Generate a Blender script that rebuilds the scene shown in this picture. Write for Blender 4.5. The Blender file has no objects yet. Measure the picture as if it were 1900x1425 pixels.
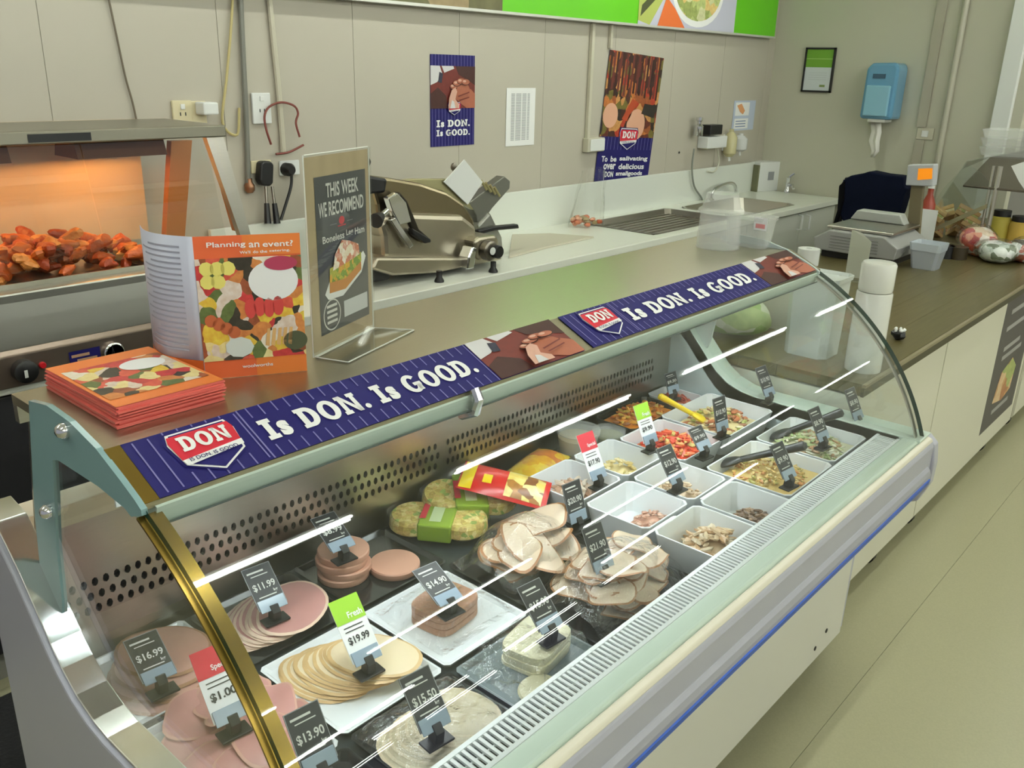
import bpy, math, random
from math import sin, cos, pi, radians, sqrt
from mathutils import Vector, Matrix
from mathutils.geometry import tessellate_polygon
random.seed(7)
SC = bpy.context.scene
COL = SC.collection
# ------------------------------------------------------------------ camera
W0, H0, FPX = 1900.0, 1425.0, 1640.33
CX, CY, CAMH = 950.0, 712.5, 1.71
def _axes():
    def d(x, y): return Vector((x-CX, y-CY, FPX)).normalized()
    X = d(2480, 166); Z = -d(830, 5300)
    X = (X-Z*X.dot(Z)).normalized(); Y = Z.cross(X)
    return X, Y, Z
AX, AY, AZ = _axes()
def ray(p):
    d = Vector((p[0]-CX, p[1]-CY, FPX)).normalized()
    return Vector((AX.dot(d), AY.dot(d), AZ.dot(d)))
CAM = Vector((0, 0, CAMH))
def pz(p, z): r = ray(p); return CAM+r*((z-CAMH)/r.z)      # pixel on a horizontal surface
def py(p, y): r = ray(p); return CAM+r*(y/r.y)             # pixel on a plane facing the case front
def px(p, x): r = ray(p); return CAM+r*(x/r.x)             # pixel on a plane across the case
cam = bpy.data.cameras.new('camera'); camo = bpy.data.objects.new('camera', cam); COL.objects.link(camo)
right = Vector((AX.x, AY.x, AZ.x)); down = Vector((AX.y, AY.y, AZ.y)); fwd = Vector((AX.z, AY.z, AZ.z))
M = Matrix((right, -down, -fwd)).transposed().to_4x4(); M.translation = CAM
camo.matrix_world = M
cam.sensor_width = 36; cam.lens = FPX/W0*36; cam.clip_start = .02
SC.camera = camo
# ------------------------------------------------------------------ light, exposure
SC.view_settings.view_transform = 'Standard'; SC.view_settings.look = 'None'
SC.view_settings.gamma = 1; SC.view_settings.use_curve_mapping = False
SC.view_settings.exposure = 0.55
SC.cycles.transparent_max_bounces = 40
SC.cycles.max_bounces = 10
SC.cycles.caustics_reflective = False; SC.cycles.caustics_refractive = False
SC.cycles.sample_clamp_indirect = 6
wd = bpy.data.worlds.new('world'); SC.world = wd; wd.use_nodes = True
wd.node_tree.nodes['Background'].inputs[0].default_value = (.93, .95, 1, 1)
wd.node_tree.nodes['Background'].inputs[1].default_value = .24
TUBE_POWER = 38.0
LAMP_Z = 2.70
# ------------------------------------------------------------------ materials
def L(r, g, b):
    f = lambda c: (c/255/12.92) if c/255 <= .04045 else ((c/255+.055)/1.055)**2.4
    return (f(r), f(g), f(b), 1)
MATS = {}
def newmat(name):
    m = bpy.data.materials.new(name); m.use_nodes = True
    nt = m.node_tree; return m, nt, nt.nodes['Principled BSDF']
def mat(name, rgb, rough=.5, metal=0, var=0, scale=20, bump=0, bscale=60, stretch=None, emis=None, spec=.5, coat=0, trans=0):
    """principled colour with optional noise variation and fine relief"""
    if name in MATS: return MATS[name]
    m, nt, b = newmat(name)
    b.inputs['Base Color'].default_value = L(*rgb); b.inputs['Roughness'].default_value = rough
    b.inputs['Metallic'].default_value = metal; b.inputs['Specular IOR Level'].default_value = spec
    b.inputs['Coat Weight'].default_value = coat
    if trans: b.inputs['Subsurface Weight'].default_value = trans; b.inputs['Subsurface Radius'].default_value = (.01, .006, .004)
    N = nt.nodes; K = nt.links
    tc = N.new('ShaderNodeTexCoord'); mp = N.new('ShaderNodeMapping'); K.new(tc.outputs['Object'], mp.inputs[0])
    if stretch: mp.inputs['Scale'].default_value = stretch
    if var:
        n = N.new('ShaderNodeTexNoise'); n.inputs['Scale'].default_value = scale; n.inputs['Detail'].default_value = 5
        K.new(mp.outputs[0], n.inputs[0])
        hs = N.new('ShaderNodeMixRGB'); hs.blend_type = 'MIX'
        c = L(*rgb); hs.inputs[1].default_value = tuple(max(0, x*(1-var)) for x in c[:3])+(1,)
        hs.inputs[2].default_value = tuple(min(1, x*(1+var)) for x in c[:3])+(1,)
        K.new(n.outputs[0], hs.inputs[0]); K.new(hs.outputs[0], b.inputs['Base Color'])
    if bump:
        n2 = N.new('ShaderNodeTexNoise'); n2.inputs['Scale'].default_value = bscale; n2.inputs['Detail'].default_value = 3
        K.new(mp.outputs[0], n2.inputs[0])
        bp = N.new('ShaderNodeBump'); bp.inputs['Strength'].default_value = bump; bp.inputs['Distance'].default_value = .01
        K.new(n2.outputs[0], bp.inputs['Height']); K.new(bp.outputs[0], b.inputs['Normal'])
    if emis:
        b.inputs['Emission Color'].default_value = L(*rgb); b.inputs['Emission Strength'].default_value = emis
    MATS[name] = m; return m
def glass(name, tint=(.965, .982, .976), ior=1.5, rough=0.0, bump=0, bscale=30, gl=1.0):
    """clear sheet: transparent body with a Fresnel mirror"""
    if name in MATS: return MATS[name]
    m, nt, b = newmat(name); N = nt.nodes; K = nt.links; N.remove(b)
    t = N.new('ShaderNodeBsdfTransparent'); t.inputs[0].default_value = tint+(1,)
    g = N.new('ShaderNodeBsdfGlossy'); g.inputs['Roughness'].default_value = rough; g.inputs[0].default_value = (gl, gl, gl, 1)
    ge = N.new('ShaderNodeNewGeometry')
    dt = N.new('ShaderNodeVectorMath'); dt.operation = 'DOT_PRODUCT'
    K.new(ge.outputs['Incoming'], dt.inputs[0]); K.new(ge.outputs['Normal'], dt.inputs[1])
    def mth(op, a, b=None):
        n = N.new('ShaderNodeMath'); n.operation = op
        for i, q in enumerate((a, b)):
            if q is None: continue
            if isinstance(q, (int, float)): n.inputs[i].default_value = q
            else: K.new(q, n.inputs[i])
        return n.outputs[0]
    f0 = ((ior-1)/(ior+1))**2
    fac = mth('ADD', f0, mth('MULTIPLY', 1-f0, mth('POWER', mth('SUBTRACT', 1, mth('ABSOLUTE', dt.outputs['Value'])), 5)))
    mx = N.new('ShaderNodeMixShader'); K.new(fac, mx.inputs[0]); K.new(t.outputs[0], mx.inputs[1]); K.new(g.outputs[0], mx.inputs[2])
    if bump:
        tc = N.new('ShaderNodeTexCoord'); n = N.new('ShaderNodeTexNoise'); n.inputs['Scale'].default_value = bscale; n.inputs['Detail'].default_value = 4
        K.new(tc.outputs['Object'], n.inputs[0]); bp = N.new('ShaderNodeBump'); bp.inputs['Strength'].default_value = bump; bp.inputs['Distance'].default_value = .02
        K.new(n.outputs[0], bp.inputs['Height']); K.new(bp.outputs[0], dt.inputs[1]); K.new(bp.outputs[0], g.inputs['Normal'])
    K.new(mx.outputs[0], N['Material Output'].inputs[0]); MATS[name] = m; return m
def milky(name, rgb, opac=.4, rough=.15):
    """translucent plastic: part clear, part diffuse"""
    if name in MATS: return MATS[name]
    m, nt, b = newmat(name); N = nt.nodes; K = nt.links
    b.inputs['Base Color'].default_value = L(*rgb); b.inputs['Roughness'].default_value = rough
    t = N.new('ShaderNodeBsdfTransparent'); mx = N.new('ShaderNodeMixShader'); mx.inputs[0].default_value = opac
    K.new(t.outputs[0], mx.inputs[1]); K.new(b.outputs[0], mx.inputs[2]); K.new(mx.outputs[0], N['Material Output'].inputs[0])
    MATS[name] = m; return m
def food(name, cols, scale=60, rough=.45, dist=.3):
    """printed food picture or mixed food: patches in the listed colours"""
    if name in MATS: return MATS[name]
    m, nt, b = newmat(name); N = nt.nodes; K = nt.links
    tc = N.new('ShaderNodeTexCoord')
    ns = N.new('ShaderNodeTexNoise'); ns.inputs['Scale'].default_value = scale*.6; K.new(tc.outputs['Object'], ns.inputs[0])
    ad = N.new('ShaderNodeVectorMath'); ad.operation = 'MULTIPLY_ADD'; K.new(ns.outputs['Color'], ad.inputs[0])
    ad.inputs[1].default_value = (dist/scale*3,)*3; K.new(tc.outputs['Object'], ad.inputs[2])
    v = N.new('ShaderNodeTexVoronoi'); v.inputs['Scale'].default_value = scale; K.new(ad.outputs[0], v.inputs[0])
    sp = N.new('ShaderNodeSeparateColor'); K.new(v.outputs['Color'], sp.inputs[0])
    cr = N.new('ShaderNodeValToRGB'); cr.color_ramp.interpolation = 'CONSTANT'
    e = cr.color_ramp.elements
    while len(e) > 1: e.remove(e[0])
    e[0].position = 0; e[0].color = L(*cols[0])
    for i, c in enumerate(cols[1:]):
        q = e.new((i+1)/len(cols)); q.color = L(*c)
    K.new(sp.outputs[0], cr.inputs[0])
    n2 = N.new('ShaderNodeTexNoise'); n2.inputs['Scale'].default_value = scale*2.5; K.new(tc.outputs['Object'], n2.inputs[0])
    mx = N.new('ShaderNodeMixRGB'); mx.blend_type = 'OVERLAY'; mx.inputs[0].default_value = .5
    K.new(cr.outputs[0], mx.inputs[1]); K.new(n2.outputs[0], mx.inputs[2]); K.new(mx.outputs[0], b.inputs['Base Color'])
    b.inputs['Roughness'].default_value = rough; MATS[name] = m; return m
def vcmat(name, rough=.5, spec=.5, bump=0, trans=0):
    """colour from the mesh's own piece colours"""
    if name in MATS: return MATS[name]
    m, nt, b = newmat(name); a = nt.nodes.new('ShaderNodeVertexColor'); a.layer_name = 'piece'
    nt.links.new(a.outputs[0], b.inputs['Base Color']); b.inputs['Roughness'].default_value = rough
    b.inputs['Specular IOR Level'].default_value = spec
    MATS[name] = m; return m
steel = mat('steel', (196, 192, 182), .28, 1, var=.06, scale=30, bump=.05, bscale=40, stretch=(1, 14, 14))
steel_top = mat('steel_top', (184, 176, 154), .3, 1, var=.05, scale=20, bump=.06, bscale=30, stretch=(1, 20, 20))
steel_dk = mat('steel_dark', (140, 134, 124), .35, 1)
chrome = mat('chrome', (225, 226, 228), .12, 1)
black = mat('black_plastic', (22, 22, 24), .4)
white = mat('white_plastic', (226, 228, 226), .35)
porc = mat('white_ceramic', (232, 236, 238), .18, spec=.6)
cream = mat('cream_laminate', (222, 220, 206), .38, var=.02, scale=4)
lilac = mat('lilac_grey_plastic', (176, 176, 188), .35)
rail = mat('pale_green_rail', (205, 220, 208), .25)
bumperm = mat('bumper_grey', (160, 160, 170), .3)
bluem = mat('blue_strip', (40, 84, 178), .4)
teal = mat('teal_grey_paint', (132, 164, 166), .25)
glassm = glass('case_glass')
edgem = mat('green_glass_edge', (18, 62, 52), .1)
clear = glass('clear_acrylic', (.96, .97, .96), 1.45)
film = glass('cling_film', (.97, .98, .98), 1.85, .10, bump=1.0, bscale=30)
tubm = milky('clear_tub', (232, 234, 230), .27)
deckm = mat('deck_dark', (52, 58, 58), .22, var=.1, scale=8)
trayb = mat('tray_black', (30, 32, 33), .18)
navy = mat('print_navy', (30, 26, 96), .5, spec=.25)
wht = mat('print_white', (238, 238, 238), .5)
redp = mat('print_red', (205, 38, 58), .4)
stripe = mat('print_stripe', (120, 116, 170), .5, spec=.25)
blk = mat('print_black', (40, 42, 46), .45)
greyp = mat('print_grey', (150, 152, 156), .5)
limep = mat('print_lime', (152, 200, 46), .45)
greenp = mat('print_green', (98, 192, 14), .4)
orangep = mat('print_orange', (232, 128, 58), .4)
# ------------------------------------------------------------------ mesh helpers
class MB:
    def __init__(s): s.v = []; s.f = []; s.mi = []; s.col = []
    def add(s, vs, fs, T=None, mi=0, col=None):
        k = len(s.v)
        s.v += [tuple(T @ Vector(v)) if T else tuple(v) for v in vs]
        s.f += [tuple(i+k for i in f) for f in fs]; s.mi += [mi]*len(fs); s.col += [col]*len(fs)
        return s
    def box(s, x0, x1, y0, y1, z0, z1, T=None, mi=0, col=None):
        v = [(x0,y0,z0),(x1,y0,z0),(x1,y1,z0),(x0,y1,z0),(x0,y0,z1),(x1,y0,z1),(x1,y1,z1),(x0,y1,z1)]
        return s.add(v, [(3,2,1,0),(4,5,6,7),(0,1,5,4),(1,2,6,5),(2,3,7,6),(3,0,4,7)], T, mi, col)
    def prism(s, poly, ax, a, b, T=None, mi=0):
        """poly in the two axes other than ax (x: y,z / y: x,z / z: x,y), extruded a..b"""
        n = len(poly)
        mk = {'x': lambda p, t: (t, p[0], p[1]), 'y': lambda p, t: (p[0], t, p[1]), 'z': lambda p, t: (p[0], p[1], t)}[ax]
        v = [mk(p, a) for p in poly]+[mk(p, b) for p in poly]
        f = [tuple(range(n))[::-1], tuple(range(n, 2*n))]+[(i, (i+1) % n, n+(i+1) % n, n+i) for i in range(n)]
        return s.add(v, f, T, mi)
    def slab(s, pts, off, mi=0):
        """3-d polygon given thickness along vector off"""
        n = len(pts); off = Vector(off); v = [Vector(p) for p in pts]; v += [p+off for p in v]
        return s.add(v, [tuple(range(n))[::-1], tuple(range(n, 2*n))]+[(i, (i+1) % n, n+(i+1) % n, n+i) for i in range(n)], None, mi)
    def tube(s, pts, r, n=8, mi=0, col=None):
        pts = [Vector(p) for p in pts]; rr = r if isinstance(r, (list, tuple)) else [r]*len(pts)
        vs = []; up = None
        for i, p in enumerate(pts):
            d = (pts[min(i+1, len(pts)-1)]-pts[max(i-1, 0)]).normalized()
            if up is None: up = d.orthogonal().normalized()
            up = (up-d*up.dot(d)).normalized(); w = d.cross(up)
            for k in range(n):
                a = 2*pi*k/n; vs.append(p+(up*cos(a)+w*sin(a))*rr[i])
        fs = [(i*n+k, i*n+(k+1) % n, (i+1)*n+(k+1) % n, (i+1)*n+k) for i in range(len(pts)-1) for k in range(n)]
        fs += [tuple(range(n))[::-1], tuple(range((len(pts)-1)*n, len(pts)*n))]
        return s.add(vs, fs, None, mi, col)
    def lathe(s, prof, n=24, T=None, mi=0, cap=True):
        vs = [(r*cos(2*pi*k/n), r*sin(2*pi*k/n), z) for r, z in prof for k in range(n)]
        fs = [(i*n+k, i*n+(k+1) % n, (i+1)*n+(k+1) % n, (i+1)*n+k) for i in range(len(prof)-1) for k in range(n)]
        if cap: fs += [tuple(range(n))[::-1], tuple(range((len(prof)-1)*n, len(prof)*n))]
        return s.add(vs, fs, T, mi)
    def blob(s, c, r, seed=0, n=8, m=5, amp=.18, T=None, col=None, mi=0):
        rnd = random.Random(seed); vs = []; c = Vector(c)
        ph = [rnd.uniform(0, 6.28) for _ in range(6)]
        for j in range(m+1):
            t = pi*j/m
            for k in range(n):
                a = 2*pi*k/n
                q = 1+amp*(sin(2*a+ph[0]+t)+.6*sin(3*a+ph[1]-2*t)+.5*sin(3*t+ph[2]))*sin(t)
                vs.append(c+Vector((r[0]*sin(t)*cos(a)*q, r[1]*sin(t)*sin(a)*q, r[2]*cos(t)*q)))
        fs = [(j*n+k, (j+1)*n+k, (j+1)*n+(k+1) % n, j*n+(k+1) % n) for j in range(m) for k in range(n)]
        return s.add(vs, fs, T, mi, col)
    def disc(s, c, rx, ry, th, rot=0, seed=0, n=28, edge=.03, wave=0, tilt=(0, 0), mi=0, side=0):
        """a food slice: irregular oval of thickness th, wavy and tilted"""
        rnd = random.Random(seed); ph = [rnd.uniform(0, 6.28) for _ in range(5)]
        rings = [(.02, 1), (.5, 1), (.92, 1), (1, .5), (.92, 0), (.5, 0), (.02, 0)]
        vs = []
        for q, t in rings:
            for k in range(n):
                a = 2*pi*k/n; e = 1+edge*(sin(2*a+ph[0])+.7*sin(3*a+ph[1])+.4*sin(5*a+ph[2]))
                x, y = rx*q*e*cos(a), ry*q*e*sin(a)
                z = th*t+wave*(sin(3*a+ph[3])*q*q)+x*tilt[0]+y*tilt[1]
                vs.append((c[0]+x*cos(rot)-y*sin(rot), c[1]+x*sin(rot)+y*cos(rot), c[2]+z))
        fs = []; k0 = len(s.f)
        for i in range(len(rings)-1):
            for k in range(n): fs.append((i*n+k, (i+1)*n+k, (i+1)*n+(k+1) % n, i*n+(k+1) % n))
        fs += [tuple(range(n)), tuple(range(6*n, 7*n))[::-1]]
        s.add(vs, fs, None, mi)
        if side:
            for i in range(2*n, 4*n): s.mi[k0+i] = side
        return s
    def dish(s, x0, x1, y0, y1, z0, z1, t=.004, taper=.012, ch=.012, zi=None, mi=0):
        """square tray or bowl with chamfered corners, thick walls and a hollow inside"""
        def lp(d, z):
            a, b, c, e = x0+d, x1-d, y0+d, y1-d; k = ch
            return [(a+k,c,z),(b-k,c,z),(b,c+k,z),(b,e-k,z),(b-k,e,z),(a+k,e,z),(a,e-k,z),(a,c+k,z)]
        zi = z0+t if zi is None else zi
        v = lp(taper, z0)+lp(0, z1)+lp(t, z1)+lp(taper+t, zi)
        f = [tuple(range(8))[::-1], tuple(range(24, 32))]
        for i in range(3): f += [(i*8+k, i*8+(k+1) % 8, i*8+8+(k+1) % 8, i*8+8+k) for k in range(8)]
        return s.add(v, f, None, mi)
    def grid(s, nu, nv, fn, mi=0):
        vs = [fn(i/nu, j/nv) for j in range(nv+1) for i in range(nu+1)]
        return s.add(vs, [(j*(nu+1)+i, j*(nu+1)+i+1, (j+1)*(nu+1)+i+1, (j+1)*(nu+1)+i) for j in range(nv) for i in range(nu)], None, mi)
    def build(s, name, mats, parent=None, smooth=False, bev=0, solid=0, sub=0):
        if not isinstance(mats, (list, tuple)): mats = [mats]
        xs = [v[0] for v in s.v]; ys = [v[1] for v in s.v]; zs = [v[2] for v in s.v]
        o3 = Vector(((min(xs)+max(xs))/2, (min(ys)+max(ys))/2, min(zs)))
        me = bpy.data.meshes.new(name); me.from_pydata([Vector(v)-o3 for v in s.v], [], s.f)
        for m in mats: me.materials.append(m)
        for p, i in zip(me.polygons, s.mi): p.material_index = i; p.use_smooth = smooth
        if any(s.col):
            ca = me.color_attributes.new('piece', 'FLOAT_COLOR', 'CORNER')
            for p, c in zip(me.polygons, s.col):
                for li in p.loop_indices: ca.data[li].color = c or (1, 1, 1, 1)
        me.update()
        o = bpy.data.objects.new(name, me); COL.objects.link(o)
        if parent is not None:
            o.parent = parent; o.location = o3-wloc(parent)
        else: o.location = o3
        if smooth:
            try: me.set_sharp_from_angle(angle=radians(38))
            except Exception: pass
        if solid: md = o.modifiers.new('s', 'SOLIDIFY'); md.thickness = solid; md.offset = 0
        if bev: md = o.modifiers.new('b', 'BEVEL'); md.width = bev; md.segments = 2; md.limit_method = 'ANGLE'
        if sub: md = o.modifiers.new('u', 'SUBSURF'); md.levels = sub; md.render_levels = sub
        return o
def wloc(o):
    p = Vector(o.location)
    while o.parent: o = o.parent; p += Vector(o.location)
    return p
def tag(o, label=None, cat=None, group=None, kind=None):
    if label: o['label'] = label
    if cat: o['category'] = cat
    if group: o['group'] = group
    if kind: o['kind'] = kind
    return o
def thing(name, label, cat, loc, group=None):
    o = bpy.data.objects.new(name, None); COL.objects.link(o); o.location = loc; o.empty_display_size = .05
    return tag(o, label, cat, group)
def Bx(name, m, parent, x0, x1, y0, y1, z0, z1, bev=0): return MB().box(x0, x1, y0, y1, z0, z1).build(name, m, parent, bev=bev)
# flat print: a frame maps (u,v) metres on a sheet to the world
class Fr:
    def __init__(s, O, U, V): s.O = Vector(O); s.U = Vector(U).normalized(); s.V = Vector(V).normalized(); s.N = s.U.cross(s.V).normalized()
    def __call__(s, u, v, k=0): return s.O+s.U*u+s.V*v+s.N*(k*.0007)
_txt = {}
def text2d(body, bold=0):
    key = (body, bold)
    if key in _txt: return _txt[key]
    cu = bpy.data.curves.new('t', 'FONT'); cu.body = body; cu.size = 1; cu.offset = bold; cu.resolution_u = 3
    o = bpy.data.objects.new('t', cu); COL.objects.link(o); dg = bpy.context.evaluated_depsgraph_get(); dg.update()
    me = bpy.data.meshes.new_from_object(o.evaluated_get(dg))
    v = [(p.co.x, p.co.y) for p in me.vertices]; f = [tuple(p.vertices) for p in me.polygons]
    bpy.data.objects.remove(o); bpy.data.curves.remove(cu); bpy.data.meshes.remove(me)
    a, b = min(p[0] for p in v), max(p[0] for p in v); c, d = min(p[1] for p in v), max(p[1] for p in v)
    v = [((x-a)/(b-a), (y-c)/(d-c)) for x, y in v]
    _txt[key] = (v, f, (b-a)/(d-c)); return _txt[key]
def ptext(mb, fr, body, u, v, w, h, k=1, bold=.02, mi=0):
    vs, fs, asp = text2d(body, bold)
    return mb.add([fr(u+x*w, v+y*h, k) for x, y in vs], fs, None, mi)
def ppoly(mb, fr, pts, k=1, mi=0, holes=()):
    loops = [[Vector((x, y, 0)) for x, y in pts]]+[[Vector((x, y, 0)) for x, y in h] for h in holes]
    tri = tessellate_polygon(loops); fl = [p for l in loops for p in l]
    fs = []
    for t in tri:
        a, b, c = (fl[i] for i in t)
        fs.append(tuple(t) if (b-a).cross(c-a).z > 0 else tuple(t)[::-1])
    return mb.add([fr(p.x, p.y, k) for p in fl], fs, None, mi)
def prect(mb, fr, u0, u1, v0, v1, k=1, mi=0): return mb.add([fr(u0,v0,k), fr(u1,v0,k), fr(u1,v1,k), fr(u0,v1,k)], [(0,1,2,3)], None, mi)
def ell(cx, cy, rx, ry, n=28, a0=0, a1=360): return [(cx+rx*cos(radians(a0+(a1-a0)*i/n)), cy+ry*sin(radians(a0+(a1-a0)*i/n))) for i in range(n if a1-a0 >= 360 else n+1)]
# slab-serif capitals (units: cap height 1); each glyph: advance, list of (outline, holes)
def _R(a, b, c, d): return ([(a,c),(b,c),(b,d),(a,d)], [])
SLAB = {
 'I': (.58, [_R(.04,.54,0,.2), _R(.04,.54,.8,1), _R(.16,.42,.2,.8)]),
 'D': (.92, [([(.02,0),(.45,0)]+ell(.45,.5,.43,.5,14,-90,90)[1:-1]+[(.45,1),(.02,1),(.02,.82),(.1,.82),(.1,.18),(.02,.18)], [[(.36,.2),(.43,.2)]+ell(.43,.5,.17,.3,10,-90,90)[1:-1]+[(.43,.8),(.36,.8)]])]),
 'O': (.96, [(ell(.48,.5,.46,.52), [ell(.48,.5,.18,.33)])]),
 'N': (1.0, [_R(.02,.38,0,.18), _R(.1,.3,.18,1), _R(.02,.3,.82,1), _R(.62,.98,.82,1), _R(.7,.9,0,.82), ([(.3,1),(.12,1),(.7,0),(.9,0)], [])]),
 'G': (.98, [([*ell(.48,.5,.46,.52,24,42,345), *ell(.48,.5,.18,.33,24,42,345)[::-1]], []), _R(.52,.94,.36,.54), _R(.66,.88,.06,.4)]),
 '.': (.34, [(ell(.16,.13,.13,.13,14), [])]),
 ' ': (.36, [])}
def slabtext(mb, fr, body, u, v, h, k=1, mi=0, w=None):
    def adv(c): return .56 if c == 's' else SLAB[c][0]
    tot = sum(adv(c) for c in body)+.04*len(body); sx = h if w is None else w/tot
    for c in body:
        if c == 's': ptext(mb, fr, 's', u+.03*sx, v-.01*h, .48*sx, .74*h, k, .05, mi)
        else:
            for out, hol in SLAB[c][1]: ppoly(mb, fr, [(u+x*sx, v+y*h) for x, y in out], k, mi, [[(u+x*sx, v+y*h) for x, y in q] for q in hol])
        u += (adv(c)+.04)*sx
    return u
def slabwords(parent, fr, body, u, v, h, w, k=2, m=None):
    """each word a part of its own"""
    adv = lambda t: sum((.56 if c == 's' else SLAB[c][0])+.04 for c in t)
    sx = w/adv(body)
    for wd_ in body.split(' '):
        mb = MB(); slabtext(mb, fr, wd_, u, v, h, k, 0, w=adv(wd_)*sx); mb.build('lettering', m or wht, parent)
        u += (adv(wd_)+.40)*sx
def shield(parent, fr, u, v, w, h, k=1):
    """red, white and navy badge reading DON"""
    def S(sc, dv=0): return [(u+w/2+(x-.5)*w*sc, v+h/2+(y-.5)*h*sc+dv) for x, y in [(0,.78),(.06,1),(.94,1),(1,.78),(.94,.3),(.5,0),(.06,.3)]]
    mb = MB()
    ppoly(mb, fr, S(1.0), k, 0); ppoly(mb, fr, S(.93), k+1, 1); ppoly(mb, fr, S(.86), k+2, 0)
    ppoly(mb, fr, [(u+w*a, v+h*b) for a, b in [(.08,.9),(.92,.9),(.95,.78),(.92,.46),(.08,.38),(.05,.78)]], k+3, 2)
    ppoly(mb, fr, [(u+w*a, v+h*b) for a, b in [(.07,.4),(.93,.48),(.92,.37),(.1,.28)]], k+4, 1)
    slabtext(mb, fr, 'DON', u+.16*w, v+.54*h, h*.3, k+5, 1, w=.7*w)
    ptext(mb, fr, 'IS DON. IS GOOD.', u+.16*w, v+.335*h, w*.68, h*.07, k+5, .01, 0)
    return mb.build('badge', [navy, wht, redp], parent)
# ================================================================== SETTING
WALL_Y, WALL_X, CNT_Y = 3.08, 6.31, 2.43
floorm = mat('vinyl_floor', (174, 171, 140), .34, var=.10, scale=160)
wallm = mat('wall_cream', (184, 178, 164), .55, var=.02, scale=2)
wallr = mat('wall_taupe', (190, 188, 170), .6, var=.02, scale=2)
ceilm = mat('ceiling_white', (230, 230, 224), .8)
fl = tag(Bx('floor', mat('floor_screed', (168, 164, 134), .7), None, -3, 13, -8.5, 3.2, -.05, -.004), kind='structure')
seam = pz((1476, 1412), 0).y
ys = [-8.5, seam-5.4, seam-3.6, seam-1.8, seam, seam+1.8, 3.2]
for a, b in zip(ys, ys[1:]): Bx('vinyl_sheet', floorm, fl, -3, 13, a+.0006, b-.0006, -.004, 0)
tag(Bx('ceiling', ceilm, None, -3, 13, -8.5, 3.2, 2.86, 2.9), kind='structure')
wb = tag(Bx('wall_back', mat('wall_seam', (170, 165, 150), .7), None, -3, WALL_X+.1, WALL_Y+.003, WALL_Y+.1, 0, 2.86), kind='structure')
sx = py((1007, 200), WALL_Y).x
k = sx-.62*11
while k < WALL_X:
    Bx('wall_panel', wallm, wb, max(k+.0012, -3), min(k+.6188, WALL_X), WALL_Y, WALL_Y+.003, 0, 2.86); k += .62
tag(Bx('wall_right', wallr, None, WALL_X, WALL_X+.1, 1.40, WALL_Y, 0, 2.86), kind='structure')
tag(Bx('trim_1', white, None, WALL_X-.05, WALL_X+.1, 1.46, 1.56, 0, 2.86, bev=.004), kind='structure')
tag(Bx('wall_far', mat('far_wall', (170, 168, 160), .7), None, 9.0, 9.1, -8.5, WALL_Y+.1, 0, 2.86), kind='structure')
# ceiling strip lights: rows parallel to the case
tubem = mat('lamp_tube', (246, 251, 240), .5, emis=TUBE_POWER)
proto = None
ROWS = [2.37, .42, -1.53, -3.48, -5.43, -7.38]
for ri, ry in enumerate(ROWS):
    for k in range(-1, 6):
        x0 = .53+1.7*k
        if x0+1.17 > WALL_X and ry > 1.4: continue
        loc = (x0+.585, ry, LAMP_Z-.02)
        if proto is None:
            t = thing('ceiling_light', 'white fluorescent strip light on the ceiling', 'light', loc, 'ceiling strip lights in rows')
            Bx('housing', white, t, x0-.03, x0+1.2, ry-.035, ry+.035, LAMP_Z+.02, LAMP_Z+.06)
            Bx('hanger', white, t, x0+.5, x0+.67, ry-.02, ry+.02, LAMP_Z+.06, 2.86)
            MB().tube([(x0, ry, LAMP_Z), (x0+1.17, ry, LAMP_Z)], .014, 10).build('tube', tubem, t, smooth=True)
            proto = t
        else:
            c = proto.copy(); COL.objects.link(c); c.location = loc
            for ch in list(proto.children):
                d = ch.copy(); COL.objects.link(d); d.parent = c
# ================================================================== DELI CASE
ZD, ZS = .7125, 1.2426                      # deck and top-shelf heights
XL, XR, XLI, XRI = .39, 2.45, .44, 2.36     # end walls, outer and inner faces
YH, ZH, RG, T0, T1 = .9576, 1.197, .687, radians(26), radians(72)
YB = 1.39                                   # inner back
def arc(t): return (YH-RG*(sin(t)-sin(T0)), ZH-RG*(cos(T0)-cos(t)))
case = thing('deli_case', 'long curved-glass refrigerated deli case with steel top and lilac-grey ends', 'display case', (1.4, .95, 0))
NT = 28
arcp = [arc(T0+(T1-T0)*i/NT) for i in range(NT+1)]
# curved front glass: two skins and dark green edges
g = MB(); gx0, gx1, th = .430, 2.40, .011
arcn = [(sin(T0+(T1-T0)*i/NT), cos(T0+(T1-T0)*i/NT)) for i in range(NT+1)]
for s_, fl_ in ((0, 0), (th, 1)):
    vs = []
    for (y, z), (ny, nz) in zip(arcp, arcn): vs += [(gx0, y+ny*s_, z-nz*s_), (gx1, y+ny*s_, z-nz*s_)]
    g.add(vs, [((2*i, 2*i+2, 2*i+3, 2*i+1) if fl_ else (2*i+1, 2*i+3, 2*i+2, 2*i)) for i in range(NT)])
for x in (gx0, gx1):
    vs = []
    for (y, z), (ny, nz) in zip(arcp, arcn): vs += [(x, y, z), (x, y+ny*th, z-nz*th)]
    g.add(vs, [(2*i, 2*i+1, 2*i+3, 2*i+2) for i in range(NT)], None, 1)
def arcstrip(name, x0, x1, d0, d1, m, i0=0, i1=NT):
    mb = MB(); vs = []
    for (y, z), (ny, nz) in list(zip(arcp, arcn))[i0:i1+1]: vs += [(x, y+ny*d, z-nz*d) for x in (x0, x1) for d in (d0, d1)]
    n = i1-i0
    mb.add(vs, [q for i in range(n) for q in ((4*i, 4*i+2, 4*i+6, 4*i+4), (4*i+1, 4*i+5, 4*i+7, 4*i+3), (4*i, 4*i+4, 4*i+5, 4*i+1), (4*i+2, 4*i+3, 4*i+7, 4*i+6))]); mb.build(name, m, case, smooth=True)
brass = mat('gold_trim', (150, 124, 60), .25, .9)  # gold-toned metal for the glass and lip trim
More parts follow.
